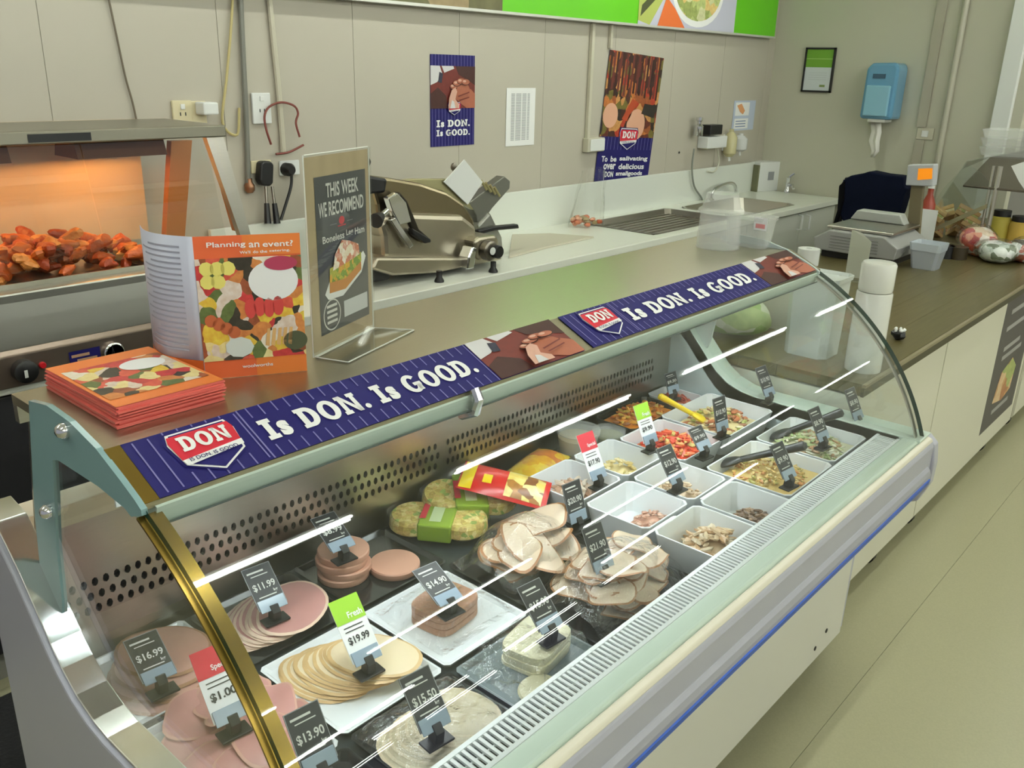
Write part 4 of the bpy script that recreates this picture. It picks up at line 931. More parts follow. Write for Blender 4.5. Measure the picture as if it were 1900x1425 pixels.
MB().slab([(-.5, 2.56, 1.13), (py((200, 465), 2.56).x, 2.56, 1.13), (py((150, 290), 2.562).x, 2.562, gz0), (-.5, 2.562, gz0)], (0, .005, 0)).build('sneeze_glass', clear, hd)
MB().slab([(py((203, 465), 2.56).x, 2.56, 1.13), (XG-.05, 2.56, 1.13), (XG-.09, 2.57, gz0), (py((153, 290), 2.57).x, 2.57, gz0)], (0, .005, 0)).build('sneeze_glass', clear, hd)
fried = [mat('fried_%d' % i, c, .4, var=.25, scale=40, bump=.5, bscale=60) for i, c in enumerate([(186, 84, 30), (204, 104, 40), (164, 64, 24), (214, 134, 60)])]
rnd = random.Random(12)
for i in range(90):
    x = py((rnd.uniform(-40, 240), 500), 2.68).x+.02; y = rnd.uniform(2.54, 2.80)
    hgt = .085*math.exp(-((x-1.03)/.17)**2)+.022
    z = 1.136+rnd.random()*hgt*.85
    T = Matrix.Translation((x, y, z)) @ Matrix.Rotation(rnd.uniform(0, 6), 4, 'Z') @ Matrix.Rotation(rnd.uniform(-.6, .6), 4, 'Y')
    q = rnd.uniform(.7, 1.15)
    tag(MB().blob((0, 0, 0), (.034*q, .024*q, .018*q), 300+i, 11, 8, .26, T).build('chicken_piece', fried[i % 4], smooth=True), 'crisp orange red fried chicken piece heaped in the heated display', 'chicken', 'fried chicken pieces')
for i in range(10):
    x = py((rnd.uniform(215, 300), 515), 2.66).x; y = rnd.uniform(2.58, 2.70)
    tag(MB().blob((x, y, 1.144), (.03, .02, .016), 400+i, 8, 6, .15).build('potato_piece', mat('potato', (224, 170, 96), .5, var=.2), smooth=True), 'small golden piece at the end of the heated display', 'potato', 'golden pieces in the heated display')
c = py((275, 632), YF+.06); mb = MB()
valve = thing('drain_valve', 'small steel valve beside the heated display control panel', 'valve', (c.x, c.y, ZC))
MB().tube([c, c+Vector((.02, -.05, 0))], .016, 10).build('pipe', chrome, valve, smooth=True); MB().tube([c+Vector((.02, -.03, -.03)), c+Vector((.02, -.03, .05))], .010, 8).build('valve_stem', steel_dk, valve, smooth=True); MB().tube([Vector((c.x+.02, c.y-.03, ZC)), c+Vector((.02, -.03, -.03))], .008, 8).build('valve_foot', steel_dk, valve, smooth=True)
# ================================================================== BACK WALL
WY = WALL_Y-.001
# green sign board
gb = thing('sign_board', 'long bright green sign board with food pictures high on the back wall', 'sign', (4.2, WALL_Y-.03, 1.965))
bz = py((1437, 68), WY-.05).z; bx1 = py((1437, 68), WY-.05).x
Bx('board_core', greenp, gb, .2, bx1, WY-.05, WY, bz, 2.62)
Bx('board_lip', mat('lip_grey', (206, 206, 200), .3, .3), gb, .2, bx1, WY-.058, WY-.0, bz-.012, bz)
f = Fr((0, WY-.0508, 0), (1, 0, 0), (0, 0, 1))
xa, xb, xc, xd = (py((p, 10), WY-.05).x for p in (700, 932, 1185, 1366))
prect(MB(), f, .2, xb, bz, 2.62, 1).build('board_picture', food('herb_picture', [(120, 104, 74), (150, 130, 96), (96, 92, 60), (176, 158, 120)], 5, .5), gb)
bp2 = prect(MB(), f, xc, xd, bz, 2.62, 1).build('board_picture', mat('picture_grey', (196, 196, 214), .5), gb)
mb = MB(); zc_ = bz+.16
ppoly(mb, f, ell((xc+xd)/2+.08, zc_+.05, .30, .20), 2, 0); ppoly(mb, f, ell((xc+xd)/2+.08, zc_+.06, .27, .175), 3, 1)
ppoly(mb, f, [(xc, bz+.02), (xc, bz+.14), (xc+.28, bz+.3), (xc+.34, bz+.25), (xc+.12, bz)], 2, 2); ppoly(mb, f, [(xc+.02, bz+.04), (xc+.03, bz+.1), (xc+.22, bz+.22), (xc+.2, bz+.16)], 3, 4); ppoly(mb, f, [(xc+.20, bz), (xc+.28, bz+.16), (xc+.38, bz+.1), (xc+.5, bz)], 4, 3)
mb.build('picture_print', [wht, food('soup', [(206, 206, 160), (180, 190, 120), (220, 190, 120), (150, 160, 90)], 18), mat('leek', (176, 186, 96), .5), mat('carrot', (222, 110, 50), .5), mat('shade_olive', (70, 74, 40), .5)], gb)
# poster with hand and badge
o = py((799, 273), WY-.002); f = Fr(o, (1, 0, 0), (0, 0, 1)); w = py((879, 270), WY).x-o.x; h = py((797, 100), WY).z-o.z
ps = thing('poster', 'narrow navy poster with a hand photo, red badge and two lines of white lettering', 'poster', o)
MB().slab([f(0, 0), f(w, 0), f(w, h), f(0, h)], (0, .001, 0)).build('poster_sheet', navy, ps)
mb = MB(); n = 14
for i in range(n): prect(mb, f, w*(i+.5)/n, w*(i+.5)/n+.002, 0, h*.44, 1); prect(mb, f, w*(i+.5)/n, w*(i+.5)/n+.002, h*.86, h, 1)
mb.build('pinstripes', stripe, ps)
handpic(ps, f, 0, h*.42, w, h*.46, 2)
shield(ps, f, w*.36, h*.34, w*.3, h*.15, 9)
slabwords(ps, f, 'Is DON.', w*.12, h*.215, h*.078, w*.78, 3); slabwords(ps, f, 'Is GOOD.', w*.12, h*.115, h*.07, w*.78, 3)
# printed list
o = py((938, 272), WY-.002); f = Fr(o, (1, 0, 0), (0, 0, 1)); w = py((990, 270), WY).x-o.x; h = py((938, 163), WY).z-o.z
pl = thing('printed_list', 'white sheet printed with grey columns on the back wall', 'paper', o)
MB().slab([f(0, 0), f(w, 0), f(w, h), f(0, h)], (0, .0006, 0)).build('sheet', wht, pl)
mb = MB()
for i in range(34):
    for a, b in ((.16, .28), (.32, .5), (.54, .68), (.72, .8)): prect(mb, f, w*a, w*b, h*(.1+.024*i), h*(.111+.024*i), 1)
o_ = mb.build('list_lines', greyp, pl); o_['kind'] = 'stuff'
# rotated poster tucked behind the splashback
yy = WALL_Y-.006
TL, TR, BL = py((1132, 92), yy), py((1232, 108), yy), py((1103, 330), yy)
f = Fr(BL, (TR-TL), (TL-BL)); w = (TR-TL).length; h = (TL-BL).length
f = Fr(BL-f.V*.03, f.U, f.V); h += .03
p2 = thing('poster', 'crooked poster of hanging sausages with red badge and white lettering', 'poster', BL)
MB().slab([f(0, 0), f(w, 0), f(w, h), f(0, h)], (0, .0008, 0)).build('poster_sheet', navy, p2)
prect(MB(), f, 0, w, h*.36, h, 1).build('poster_photo', food('deli_spread', [(96, 38, 26), (150, 80, 40), (196, 140, 80), (70, 34, 26), (110, 100, 44), (170, 56, 34), (44, 30, 26), (186, 110, 50)], 22), p2)
mb = MB(); rnd = random.Random(8)
for i in range(17):
    u = w*(.03+.056*i); prect(mb, f, u, u+w*.034, h*rnd.uniform(.66, .72), h*.995, 2, i % 2)
mb.build('hanging_sausages', [mat('salami_dark', (58, 26, 22), .5), mat('salami_red', (104, 46, 38), .5)], p2)
mb = MB()
for a, b, r in ((.14, .52, .13), (.62, .46, .17)): ppoly(mb, f, ell(w*a, h*b, w*r, w*r*.95), 3, 0)
ppoly(mb, f, [(w*.35, h*.5), (w*.5, h*.66), (w*.6, h*.64), (w*.46, h*.48)], 3, 1); ppoly(mb, f, [(w*.7, h*.55), (w*.74, h*.63), (w*.98, h*.62), (w*.95, h*.52)], 3, 2)
mb.build('sliced_meats', [mat('slice_pink', (222, 168, 140), .5), mat('cabanossi', (176, 70, 36), .5), mat('board_black', (44, 36, 32), .5)], p2)
shield(p2, f, w*.33, h*.255, w*.36, h*.18, 5)
for i, (tx, a, b) in enumerate((('To be salivating', .08, .86), ('over delicious', .13, .76), ('DON smallgoods', .17, .7))):
    ws = tx.split(' '); tot = sum(len(q)+1 for q in ws)-1; u = w*a
    for q in ws:
        mb = MB(); ptext(mb, f, q, u, h*(.165-.060*i), w*b*len(q)/tot, h*.045, 2, .03); mb.build('lettering', wht, p2); u += w*b*(len(q)+1)/tot
mb = MB()
for i in range(16): prect(mb, f, w*(i+.4)/16, w*(i+.4)/16+.003, h*.26, h*.36, 2)
mb.build('pinstripes', stripe, p2)
# conduits, boxes, cables on the back wall
conm = mat('conduit_cream', (196, 191, 172), .5)
def wallpipe(pix, y, r, m, name, label, cat='conduit', group=None):
    return tag(MB().tube(arcpts([py(p, y) for p in pix], 5), r, 8).build(name, m, smooth=True), label, cat, group)
x = py((1092, 150), WY).x; tag(Bx('cable_duct', conm, None, x-.012, x+.012, WY-.022, WY, py((1092, 256), WY).z, bz-.014, bev=.003), 'cream square cable duct running down to the small box beside the crooked poster', 'duct')
x = py((1131, 60), WY).x; tag(Bx('cable_duct', conm, None, x-.010, x+.010, WY-.020, WY, py((1131, 90), WY).z, bz-.014, bev=.003), 'short cream cable duct ending behind the crooked poster', 'duct')
a, b = py((1080, 282), WY), py((1112, 254), WY); t = thing('junction_box', 'cream junction box at the foot of the cable duct', 'box', a)
Bx('box_body', conm, t, a.x, b.x, WY-.04, WY, a.z, b.z, bev=.004); Bx('box_lid', white, t, a.x+.02, b.x-.004, WY-.045, WY-.04, a.z+.006, b.z-.006, bev=.002)
tag(MB().lathe([(.008, 0), (.006, .004), (.001, .005)], 10, Matrix.Translation(py((1260, 283), WY)) @ Matrix.Rotation(pi/2, 4, 'X')).build('wall_screw', black), 'small dark screw head between the crooked poster and the wall doser', 'screw')
def outlet(p0, p1, label, plug=None, m=white):
    a, b = py(p0, WY), py(p1, WY); t = thing('power_outlet', label, 'outlet', Vector((a.x, WY, min(a.z, b.z))), 'power outlets')
    x0, x1, z0, z1 = min(a.x, b.x), max(a.x, b.x), min(a.z, b.z), max(a.z, b.z)
    Bx('plate', m, t, x0, x1, WY-.012, WY, z0, z1, bev=.003)
    cx, cz = (x0+x1)/2, (z0+z1)/2
    Bx('switch', white, t, cx-.008, cx+.008, WY-.017, WY-.012, z1-.03, z1-.012, bev=.001)
    mb = MB()
    for sx_ in (-1, 1): mb.box(cx+sx_*.010-.002, cx+sx_*.010+.002, WY-.0128, WY-.012, cz-.014, cz-.002)
    mb.build('slots', black, t)
    return t
beige = mat('outlet_beige', (214, 204, 168), .4)
t = outlet((320, 228), (352, 186), 'beige power outlet with a white adaptor above the heated display', m=beige)
a, b = py((352, 230), WY), py((388, 187), WY); Bx('back_plate', beige, t, a.x-.004, b.x-.02, WY-.010, WY, a.z, b.z, bev=.003)
a, b = py((360, 212), WY), py((386, 188), WY); Bx('adaptor', white, t, a.x, b.x, WY-.07, WY-.010, a.z, b.z, bev=.006)
outlet((468, 230), (498, 172), 'tall white power outlet beside the loop of brown wire')
t = outlet((464, 322), (500, 296), 'white outlet behind the hanging tongs', m=beige)
t = outlet((518, 326), (552, 296), 'white outlet with a round black plug beside the tongs')
c = py((530, 314), WY-.012); MB().lathe([(.026, 0), (.026, .03), (.016, .045), (.001, .045)], 16, Matrix.Translation(c) @ Matrix.Rotation(pi/2, 4, 'X')).build('plug', black, t, smooth=True)
wallpipe([(200, -10), (215, 60), (232, 140), (246, 190), (256, 236)], WY-.01, .0035, mat('wire_brown', (110, 100, 84), .6), 'thin_cable', 'thin dark cable sagging down the wall to the heated display gantry', 'cable')
wallpipe([(432, -10), (428, 60), (420, 150), (413, 228), (440, 250), (444, 200)], WY-.012, .005, mat('cable_yellow', (190, 176, 122), .5), 'power_cable', 'yellowish cable dropping from above to behind the gantry', 'cable')
wallpipe([(446, -10), (451, 100), (457, 220), (461, 340)], WY-.014, .010, mat('pipe_grey', (120, 120, 112), .4), 'gas_pipe', 'thin grey pipe down the wall ending in a brass fitting', 'pipe')
c = py((463, 348), WY-.014); tag(MB().lathe([(.012, -.02), (.02, -.01), (.02, .01), (.012, .02), (.012, .035)], 10, Matrix.Translation(c)).build('pipe_fitting', mat('brass', (150, 110, 84), .35, .8), smooth=True), 'small brass fitting at the end of the thin grey pipe', 'fitting')
wallpipe([(499, -10), (508, 80), (518, 180), (526, 286)], WY-.012, .011, conm, 'wall_conduit', 'cream round conduit running down to the outlet with the plug')
wbr = mat('wire_red', (120, 58, 50), .5)
wallpipe([(503, 268), (494, 240), (491, 215), (500, 198), (522, 190), (545, 196), (553, 210), (549, 228), (556, 254)], WY-.03, .0045, wbr, 'wire_loop', 'brown wire loop hung over the cream conduit', 'wire')
wallpipe([(512, 286), (534, 283), (548, 277), (563, 269)], WY-.03, .0045, wbr, 'wire_end', 'short brown wire end sticking out below the wire loop', 'wire')
# tongs with black head
tg = thing('tongs', 'black handled tongs hanging head up on the wall', 'tongs', py((490, 415), WY))
MB().slab([py(p, WY-.05) for p in ((485, 303), (490, 299), (503, 299), (509, 305), (508, 340), (502, 346), (488, 345), (483, 335))], (0, .04, 0)).build('tongs_head', black, tg, bev=.008)
for p0, p1 in (((493, 346), (497, 415)), ((505, 346), (514, 415))):
    a, b = py(p0, WY-.03), py(p1, WY-.05); m_ = a+(b-a)*.45
    MB().tube([a, m_], .006, 8).build('tongs_arm', steel_dk, tg, smooth=True); MB().tube([m_, b], [.010, .014], 8).build('tongs_handle', black, tg, smooth=True)
wallpipe([(541, 318), (540, 345), (530, 380), (521, 408)], WY-.03, .006, black, 'plug_cord', 'black cord running from the round plug down to the worktop', 'cord')
# hand-washing things above the sink
SY = WY
t = thing('chlorine_doser', 'wall doser of white box, black cap and steel bottle above the sink', 'dispenser', py((1310, 276), SY))
a, b = py((1293, 275), SY), py((1331, 250), SY); Bx('doser_box', white, t, a.x, b.x, SY-.08, SY, a.z, b.z, bev=.006)
a, b = py((1303, 250), SY-.03), py((1327, 230), SY-.03); Bx('doser_cap', black, t, a.x, b.x, SY-.09, SY-.01, a.z, b.z, bev=.006)
c = py((1295, 252), SY-.05); MB().lathe([(.03, 0), (.032, .01), (.032, .06), (.014, .075), (.014, .09), (.022, .095), (.022, .115), (.001, .12)], 16, Matrix.Translation(c)).build('steel_bottle', chrome, t, smooth=True)
wallpipe([(1288, 276), (1284, 310), (1288, 345), (1302, 368), (1302, 380)], SY-.05, .006, mat('hose_grey', (130, 134, 126), .4), 'doser_hose', 'grey hose hanging from the wall doser to the sink', 'hose')
wallpipe([(1330, 268), (1334, 300), (1326, 318), (1312, 318)], SY-.04, .005, mat('hose_clear', (206, 206, 190), .3), 'clear_hose', 'thin pale hose curling below the wall doser', 'hose')
def soap(p0, p1, m, label):
    a, b = py(p0, SY), py(p1, SY); t = thing('soap_dispenser', label, 'dispenser', a)
    cx, r = (a.x+b.x)/2, (b.x-a.x)/2; h = b.z-a.z
    MB().lathe([(r*.5, 0), (r, h*.12), (r, h*.7), (r*.6, h*.85), (r*.35, h*.9), (r*.35, h)], 16, Matrix.Translation((cx, SY-r-.004, a.z))).build('soap_bottle', m, t, smooth=True)
    Bx('bracket', white, t, cx-r*.6, cx+r*.6, SY-.012, SY, a.z+h*.2, a.z+h*.8, bev=.003)
    MB().tube([(cx, SY-r-.004, a.z), (cx, SY-r-.01, a.z-.03)], .008, 8).build('nozzle', white, t)
soap((1335, 290), (1352, 238), milky('soap_amber', (214, 206, 160), .75), 'amber soap dispenser on the wall above the sink')
soap((1353, 280), (1369, 246), milky('soap_clear', (226, 228, 228), .8), 'clear white soap dispenser below the hand-washing sign')
o = py((1357, 243), SY-.002); f = Fr(o, (1, 0, 0), (0, 0, 1)); w = py((1396, 243), SY).x-o.x; h = py((1358, 187), SY).z-o.z
t = thing('hand_wash_sign', 'small pale blue sign with a hand picture near the wall corner', 'sign', o)
MB().slab([f(0, 0), f(w, 0), f(w, h), f(0, h)], (0, .001, 0)).build('sign_sheet', mat('sign_blue', (190, 200, 220), .4), t)
mb = MB(); prect(mb, f, w*.08, w*.72, h*.5, h*.94, 1, 0); ppoly(mb, f, [(w*.14, h*.84), (w*.34, h*.9), (w*.52, h*.66), (w*.44, h*.54), (w*.3, h*.62)], 2, 1); prect(mb, f, w*.08, w*.72, h*.06, h*.4, 1, 0)
for i in range(3): prect(mb, f, w*.14, w*.6, h*(.12+.09*i), h*(.15+.09*i), 2, 2)
mb.build('sign_print', [wht, mat('skin_orange', (226, 160, 110), .5), mat('sign_text', (110, 130, 170), .5)], t)
# ================================================================== RIGHT WALL
def RFr(p, off=.001): o = px(p, WALL_X-off); return o
o = RFr((1486, 170), .012); f = Fr(o, (0, -1, 0), (0, 0, 1)); w = o.y-px((1541, 170), WALL_X-.012).y; h = px((1490, 88), WALL_X-.012).z-o.z
t = thing('framed_certificate', 'black framed certificate, green above white, on the taupe wall', 'frame', o)
MB().slab([f(0, 0), f(w, 0), f(w, h), f(0, h)], (.011, 0, 0)).build('backing', black, t)
mb = MB(); e = .012; prect(mb, f, e, w-e, e, h*.56, 1, 0); prect(mb, f, e, w-e, h*.56, h-e, 1, 1); prect(mb, f, e, w-e, h*.74, h*.76, 2, 2); prect(mb, f, w*.6, w*.78, h*.12, h*.17, 2, 3)
for i in range(4): prect(mb, f, w*.2, w*.8, h*(.28+.05*i), h*(.29+.05*i), 2, 4)
mb.build('certificate', [mat('cert_white', (206, 212, 216), .4), mat('cert_green', (110, 160, 50), .4), mat('cert_pale', (150, 190, 100), .4), mat('cert_mark', (120, 140, 80), .4), mat('cert_line', (190, 196, 200), .4)], t)
fr_ = MB()
for a, b, c, d in ((0, w, 0, e), (0, w, h-e, h), (0, e, 0, h), (w-e, w, 0, h)):
    fr_.slab([f(a, c), f(b, c), f(b, d), f(a, d)], (-.008, 0, 0))
fr_.build('frame_moulding', black, t)
# blue towel dispenser
x1 = WALL_X-.001; xf = WALL_X-.20
A, B = px((1592, 220), xf), px((1668, 116), xf)
t = thing('towel_dispenser', 'translucent blue centre-feed paper towel dispenser on the taupe wall', 'dispenser', A)
y0, y1, z0, z1 = B.y, A.y, A.z, B.z
blu = mat('dispenser_blue', (96, 150, 184), .15, coat=.5)
pf = [(y0, z0), (y1, z0), (y1+.004, z0+.02), (y1, z1-.04), (y1-.03, z1-.004), (y0+.02, z1), (y0, z1-.03)]
MB().prism(pf, 'x', xf+.02, x1).build('dispenser_body', blu, t, bev=.02)
MB().prism([(y0+.03, z0+.02), (y1-.02, z0+.02), (y1-.02, z0+(z1-z0)*.6), (y0+.03, z0+(z1-z0)*.6)], 'x', xf+.004, xf+.03).build('clear_window', mat('dispenser_window', (136, 184, 206), .12), t, bev=.008)
MB().prism([(y1-.05, z0+(z1-z0)*.72), (y1-.05, z0+(z1-z0)*.80), (y1-.13, z0+(z1-z0)*.80), (y1-.13, z0+(z1-z0)*.72)], 'x', xf+.014, xf+.022).build('maker_plate', mat('plate_dark', (52, 84, 108), .4), t)
Bx('feed_lip', mat('lip_white', (206, 204, 196), .4), t, xf+.03, x1-.04, y0+.04, y1-.05, z0-.02, z0+.002, bev=.006)
yc = (y0+y1)/2
tail = [px(p, xf+.09) for p in ((1625, 226), (1626, 245), (1622, 262), (1624, 280), (1618, 292))]
mb = MB(); ww = [.036, .034, .036, .026, .012]
mb.add([p+Vector((d*.01, s_*wd, 0)) for p, wd in zip(tail, ww) for s_, d in ((1, 0), (.3, 1), (-.3, -1), (-1, 0))], [(4*i+k, 4*i+k+1, 4*i+k+5, 4*i+k+4) for i in range(4) for k in range(3)])
mb.build('paper_tail', mat('paper_white', (228, 226, 218), .8), t, smooth=True, solid=.004)
t = thing('light_switch', 'cream switch plate on the taupe wall beside the conduit', 'switch', px((1700, 258), WALL_X))
A, B = px((1700, 258), WALL_X), px((1735, 238), WALL_X); Bx('plate', conm, t, WALL_X-.012, WALL_X-.001, B.y, A.y, A.z, B.z, bev=.003); Bx('rocker', white, t, WALL_X-.018, WALL_X-.012, (A.y+B.y)/2-.02, (A.y+B.y)/2+.02, A.z+.018, B.z-.018, bev=.001)
yA = px((1725, 150), WALL_X).y; zA = B.z
tag(Bx('cable_duct', mat('duct_taupe', (170, 165, 148), .5), None, WALL_X-.018, WALL_X-.001, yA-.03, yA+.03, zA+.002, 2.86), 'flat taupe cable duct above the cream switch', 'duct')
tag(Bx('cable_duct', MATS['duct_taupe'], None, WALL_X-.018, WALL_X-.001, yA-.035, yA+.02, .9, A.z-.002), 'flat taupe cable duct below the cream switch', 'duct')
yq = px((1765, 170), WALL_X).y
tag(MB().tube([(WALL_X-.02, yq, .0), (WALL_X-.02, yq, 2.86)], .019, 12).build('wall_pipe', mat('pipe_pale', (188, 184, 168), .4), smooth=True), 'pale round pipe running full height on the taupe wall', 'pipe')
# ================================================================== ON TOP OF THE CASE
ZT_ = ZS+.0005
picm = food('platter_photo', [(232, 214, 150), (226, 190, 70), (196, 60, 60), (214, 90, 70), (222, 204, 190), (150, 80, 50), (96, 110, 60), (236, 226, 210), (60, 54, 44), (206, 130, 70)], 44, .35, .4)
# stack of brochures
rnd = random.Random(4)
nbro = 14
for i in range(nbro):
    z = ZT_+i*.0021; dx, dy, a = rnd.uniform(-.003, .003), rnd.uniform(-.004, .004), rnd.uniform(-.02, .02)
    T = Matrix.Translation((.556+dx, 1.222+dy, z)) @ Matrix.Rotation(a, 4, 'Z')
    top = i == nbro-1
    t = thing('brochure', 'topmost orange edged catering brochure on the stack, food photo showing' if top else 'orange edged brochure inside the stack on the case top', 'brochure', T.translation, None if top else 'brochures in the stack')
    MB().box(-.08, .08, -.112, .112, 0, .0019, T).build('pages', mat('brochure_pink', (226, 110, 100), .4), t)
    if top:
        f = Fr(T @ Vector((-.08, -.112, .002)), T.to_3x3() @ Vector((1, 0, 0)), T.to_3x3() @ Vector((0, 1, 0)))
        prect(MB(), f, 0, .16, 0, .224, 1).build('cover_border', orangep, t)
        prect(MB(), f, .006, .154, .030, .185, 2).build('cover_photo', picm, t)
        mb = MB(); ppoly(mb, f, ell(.11, .145, .034, .026), 3); mb.build('photo_bowl', wht, t)
# folded brochure standing up
A, B, C = Vector((.653, 1.345, ZT_)), Vector((.661, 1.204, ZT_)), Vector((.798, 1.132, ZT_))
t = thing('standing_brochure', 'folded catering brochure standing open, headed Planning an event?', 'brochure', B)
HB = .222
def leafpt(u, v, k=0):
    d = A-B; n = Vector((-d.y, d.x, 0)).normalized()
    return B+d*u+n*(.022*sin(pi*u)+k*.0007)+Vector((0, 0, HB*v))
nrm = Vector((-1, 0, 0))
MB().grid(14, 2, lambda u, v: leafpt(u, v)).build('back_leaf', mat('brochure_page', (196, 198, 216), .35), t, smooth=True, solid=.0008)
MB().grid(14, 2, lambda u, v: leafpt(u, v*.14, 1.6)).build('leaf_footer', mat('footer_orange', (218, 108, 48), .4), t, smooth=True)
mb = MB(); rnd = random.Random(6)
for i in range(20):
    a, b = .14, rnd.uniform(.5, .88); v0 = .2+.038*i
    mb.grid(6, 1, lambda u, v: leafpt(a+(b-a)*u, v0+.012*v, 1.8))
mb.build('leaf_text', mat('text_grey', (166, 168, 186), .5), t)['kind'] = 'stuff'
U = (C-B); wB = U.length; f = Fr(B, U, (0, 0, 1))
MB().slab([f(0, 0), f(wB, 0), f(wB, HB), f(0, HB)], -f.N*.0008).build('front_leaf', mat('brochure_orange', (230, 106, 60), .4), t)
prect(MB(), f, wB*.45, wB, HB*.86, HB, 1).build('header_tint', orangep, t); prect(MB(), f, wB*.5, wB, 0, HB*.13, 1).build('footer_tint', orangep, t)
prect(MB(), f, 0, wB, HB*.13, HB*.85, 2).build('platter_photo', picm, t)
mb = MB()
ppoly(mb, f, ell(wB*.72, HB*.68, wB*.24, HB*.14), 3, 0); ppoly(mb, f, ell(wB*.80, HB*.80, wB*.16, HB*.05), 4, 1)
for i in range(4): ppoly(mb, f, ell(wB*(.48+.09*i), HB*(.49+.01*(i % 2)), wB*.055, HB*.07, 12), 3, 2)
for i in range(5): ppoly(mb, f, [(wB*(.60+.055*i), HB*.22), (wB*(.63+.055*i), HB*.34), (wB*(.66+.055*i), HB*.34), (wB*(.64+.055*i), HB*.21)], 3, 3)
for i in range(4): ppoly(mb, f, ell(wB*(.1+.07*i), HB*(.42-.03*i), wB*.06, HB*.045, 12), 3, 4)
for i in range(5): ppoly(mb, f, ell(wB*(.10+.10*(i % 3)), HB*(.78-.09*(i//3)), wB*.07, HB*.05, 9), 3, 5)
ppoly(mb, f, ell(wB*.35, HB*.22, wB*.14, HB*.075, 9), 3, 6); ppoly(mb, f, ell(wB*.9, HB*.24, wB*.12, HB*.07), 3, 7)
mb.build('photo_food', [wht, mat('dip_beet', (176, 60, 90), .4), mat('strawberry', (206, 70, 66), .4), mat('cracker', (216, 170, 110), .4), mat('nuts', (190, 100, 60), .4), mat('melon', (234, 222, 120), .4), mat('blue_cheese', (214, 220, 214), .4), mat('olive', (80, 84, 60), .4)], t)
for q, u, w_, v, h_ in (('Planning', .12, .36, .915, .045), ('an', .51, .1, .915, .033), ('event?', .64, .29, .915, .04), ("We'll", .42, .1, .875, .02), ('do', .545, .05, .875, .02), ('the', .61, .07, .875, .02), ('catering.', .7, .2, .875, .02), ('woolworths', .36, .3, .065, .025)):
    mb = MB(); ptext(mb, f, q, wB*u, HB*v, wB*w_, HB*h_, 3, .015); mb.build('lettering', wht, t)
# acrylic sign holder
A, B = Vector((.845, 1.176, ZT_)), Vector((1.030, 1.246, ZT_)); U = B-A; w = U.length; h = .325
t = thing('menu_sign', 'clear acrylic stand with a rustic framed chalkboard sign, THIS WEEK WE RECOMMEND', 'sign', A)
f = Fr(A+Vector((0, 0, .002)), U, (0, 0, 1))
MB().slab([f(0, .006), f(w, .006), f(w, h), f(0, h)], -f.N*.0012).build('sign_card', mat('rustic_wood', (176, 156, 124), .6, var=.25, scale=26, stretch=(1, 1, .25)), t)
MB().slab([f(-.004, 0, 3), f(w+.004, 0, 3), f(w+.004, h+.004, 3), f(-.004, h+.004, 3)], f.N*.002).build('acrylic_front', clear, t)
foot = [A+f.N*.004, B+f.N*.004, B+f.N*.07-U*.0+Vector((.02, 0, 0)), A+f.N*.065]
MB().slab([p for p in foot], (0, 0, .003)).build('acrylic_foot', clear, t)
mb = MB()
for a, b in zip(foot, foot[1:]+foot[:1]): mb.tube([a+Vector((0, 0, .002)), b+Vector((0, 0, .002))], .0012, 5)
for u in (-.003, w+.003): mb.tube([f(u, 0), f(u, h+.004)], .0013, 5)
mb.tube([f(0, h+.004), f(w, h+.004)], .0013, 5); mb.tube([f(0, 0), f(w, 0)], .0013, 5)
mb.build('acrylic_edges', mat('acrylic_edge', (226, 228, 220), .1), t)['kind'] = 'stuff'
chalk = mat('chalkboard', (72, 74, 78), .5, var=.06, scale=30); u0, u1, v0, v1 = w*.12, w*.94, h*.09, h*.90
prect(MB(), f, u0, u1, v0, v1, 1).build('chalkboard', chalk, t)
cw = u1-u0; ch_ = v1-v0
for q, a, b, v, hh in (('THIS', .20, .26, .865, .09), ('WEEK', .50, .34, .865, .09), ('WE', .05, .15, .75, .09), ('RECOMMEND', .24, .70, .75, .09), ('Boneless', .1, .42, .585, .045), ('Leg', .56, .14, .585, .05), ('Ham', .74, .2, .585, .045)):
    mb = MB(); ptext(mb, f, q, u0+cw*a, v0+ch_*v, cw*b, ch_*hh, 2, .02); mb.build('lettering', mat('chalk_white', (214, 214, 210), .6), t)
mb = MB(); ppoly(mb, f, ell(u0+cw*.48, v0+ch_*.705, cw*.055, ch_*.026), 2, 0); prect(mb, f, u0+cw*.4, u0+cw*.56, v0+ch_*.668, v0+ch_*.676, 2, 0); prect(mb, f, u0+cw*.25, u0+cw*.38, v0+ch_*.69, v0+ch_*.693, 2, 1); prect(mb, f, u0+cw*.58, u0+cw*.7, v0+ch_*.69, v0+ch_*.693, 2, 1)
mb.build('red_mark', [redp, greyp], t)
mb = MB()
ppoly(mb, f, [(u0+cw*a, v0+ch_*b) for a, b in ((.1, .26), (.16, .22), (.45, .21), (.85, .32), (.95, .42), (.9, .46), (.6, .38), (.2, .34))], 2, 0)
ppoly(mb, f, [(u0+cw*a, v0+ch_*b) for a, b in ((.18, .26), (.5, .25), (.84, .34), (.84, .42), (.5, .36), (.2, .36))], 3, 1)
ppoly(mb, f, [(u0+cw*a, v0+ch_*b) for a, b in ((.18, .33), (.5, .32), (.84, .40), (.84, .46), (.45, .44), (.2, .42))], 4, 2)
ppoly(mb, f, [(u0+cw*a, v0+ch_*b) for a, b in ((.25, .40), (.5, .42), (.8, .45), (.78, .52), (.6, .56), (.45, .58), (.3, .50))], 5, 3)
mb.build('sandwich_picture', [wht, mat('toast', (196, 130, 60), .5), food('salad_green', [(110, 140, 50), (170, 170, 70), (206, 160, 60)], 120), food('ham_coleslaw', [(226, 214, 190), (214, 160, 140), (236, 226, 210), (196, 120, 90)], 110)], t)
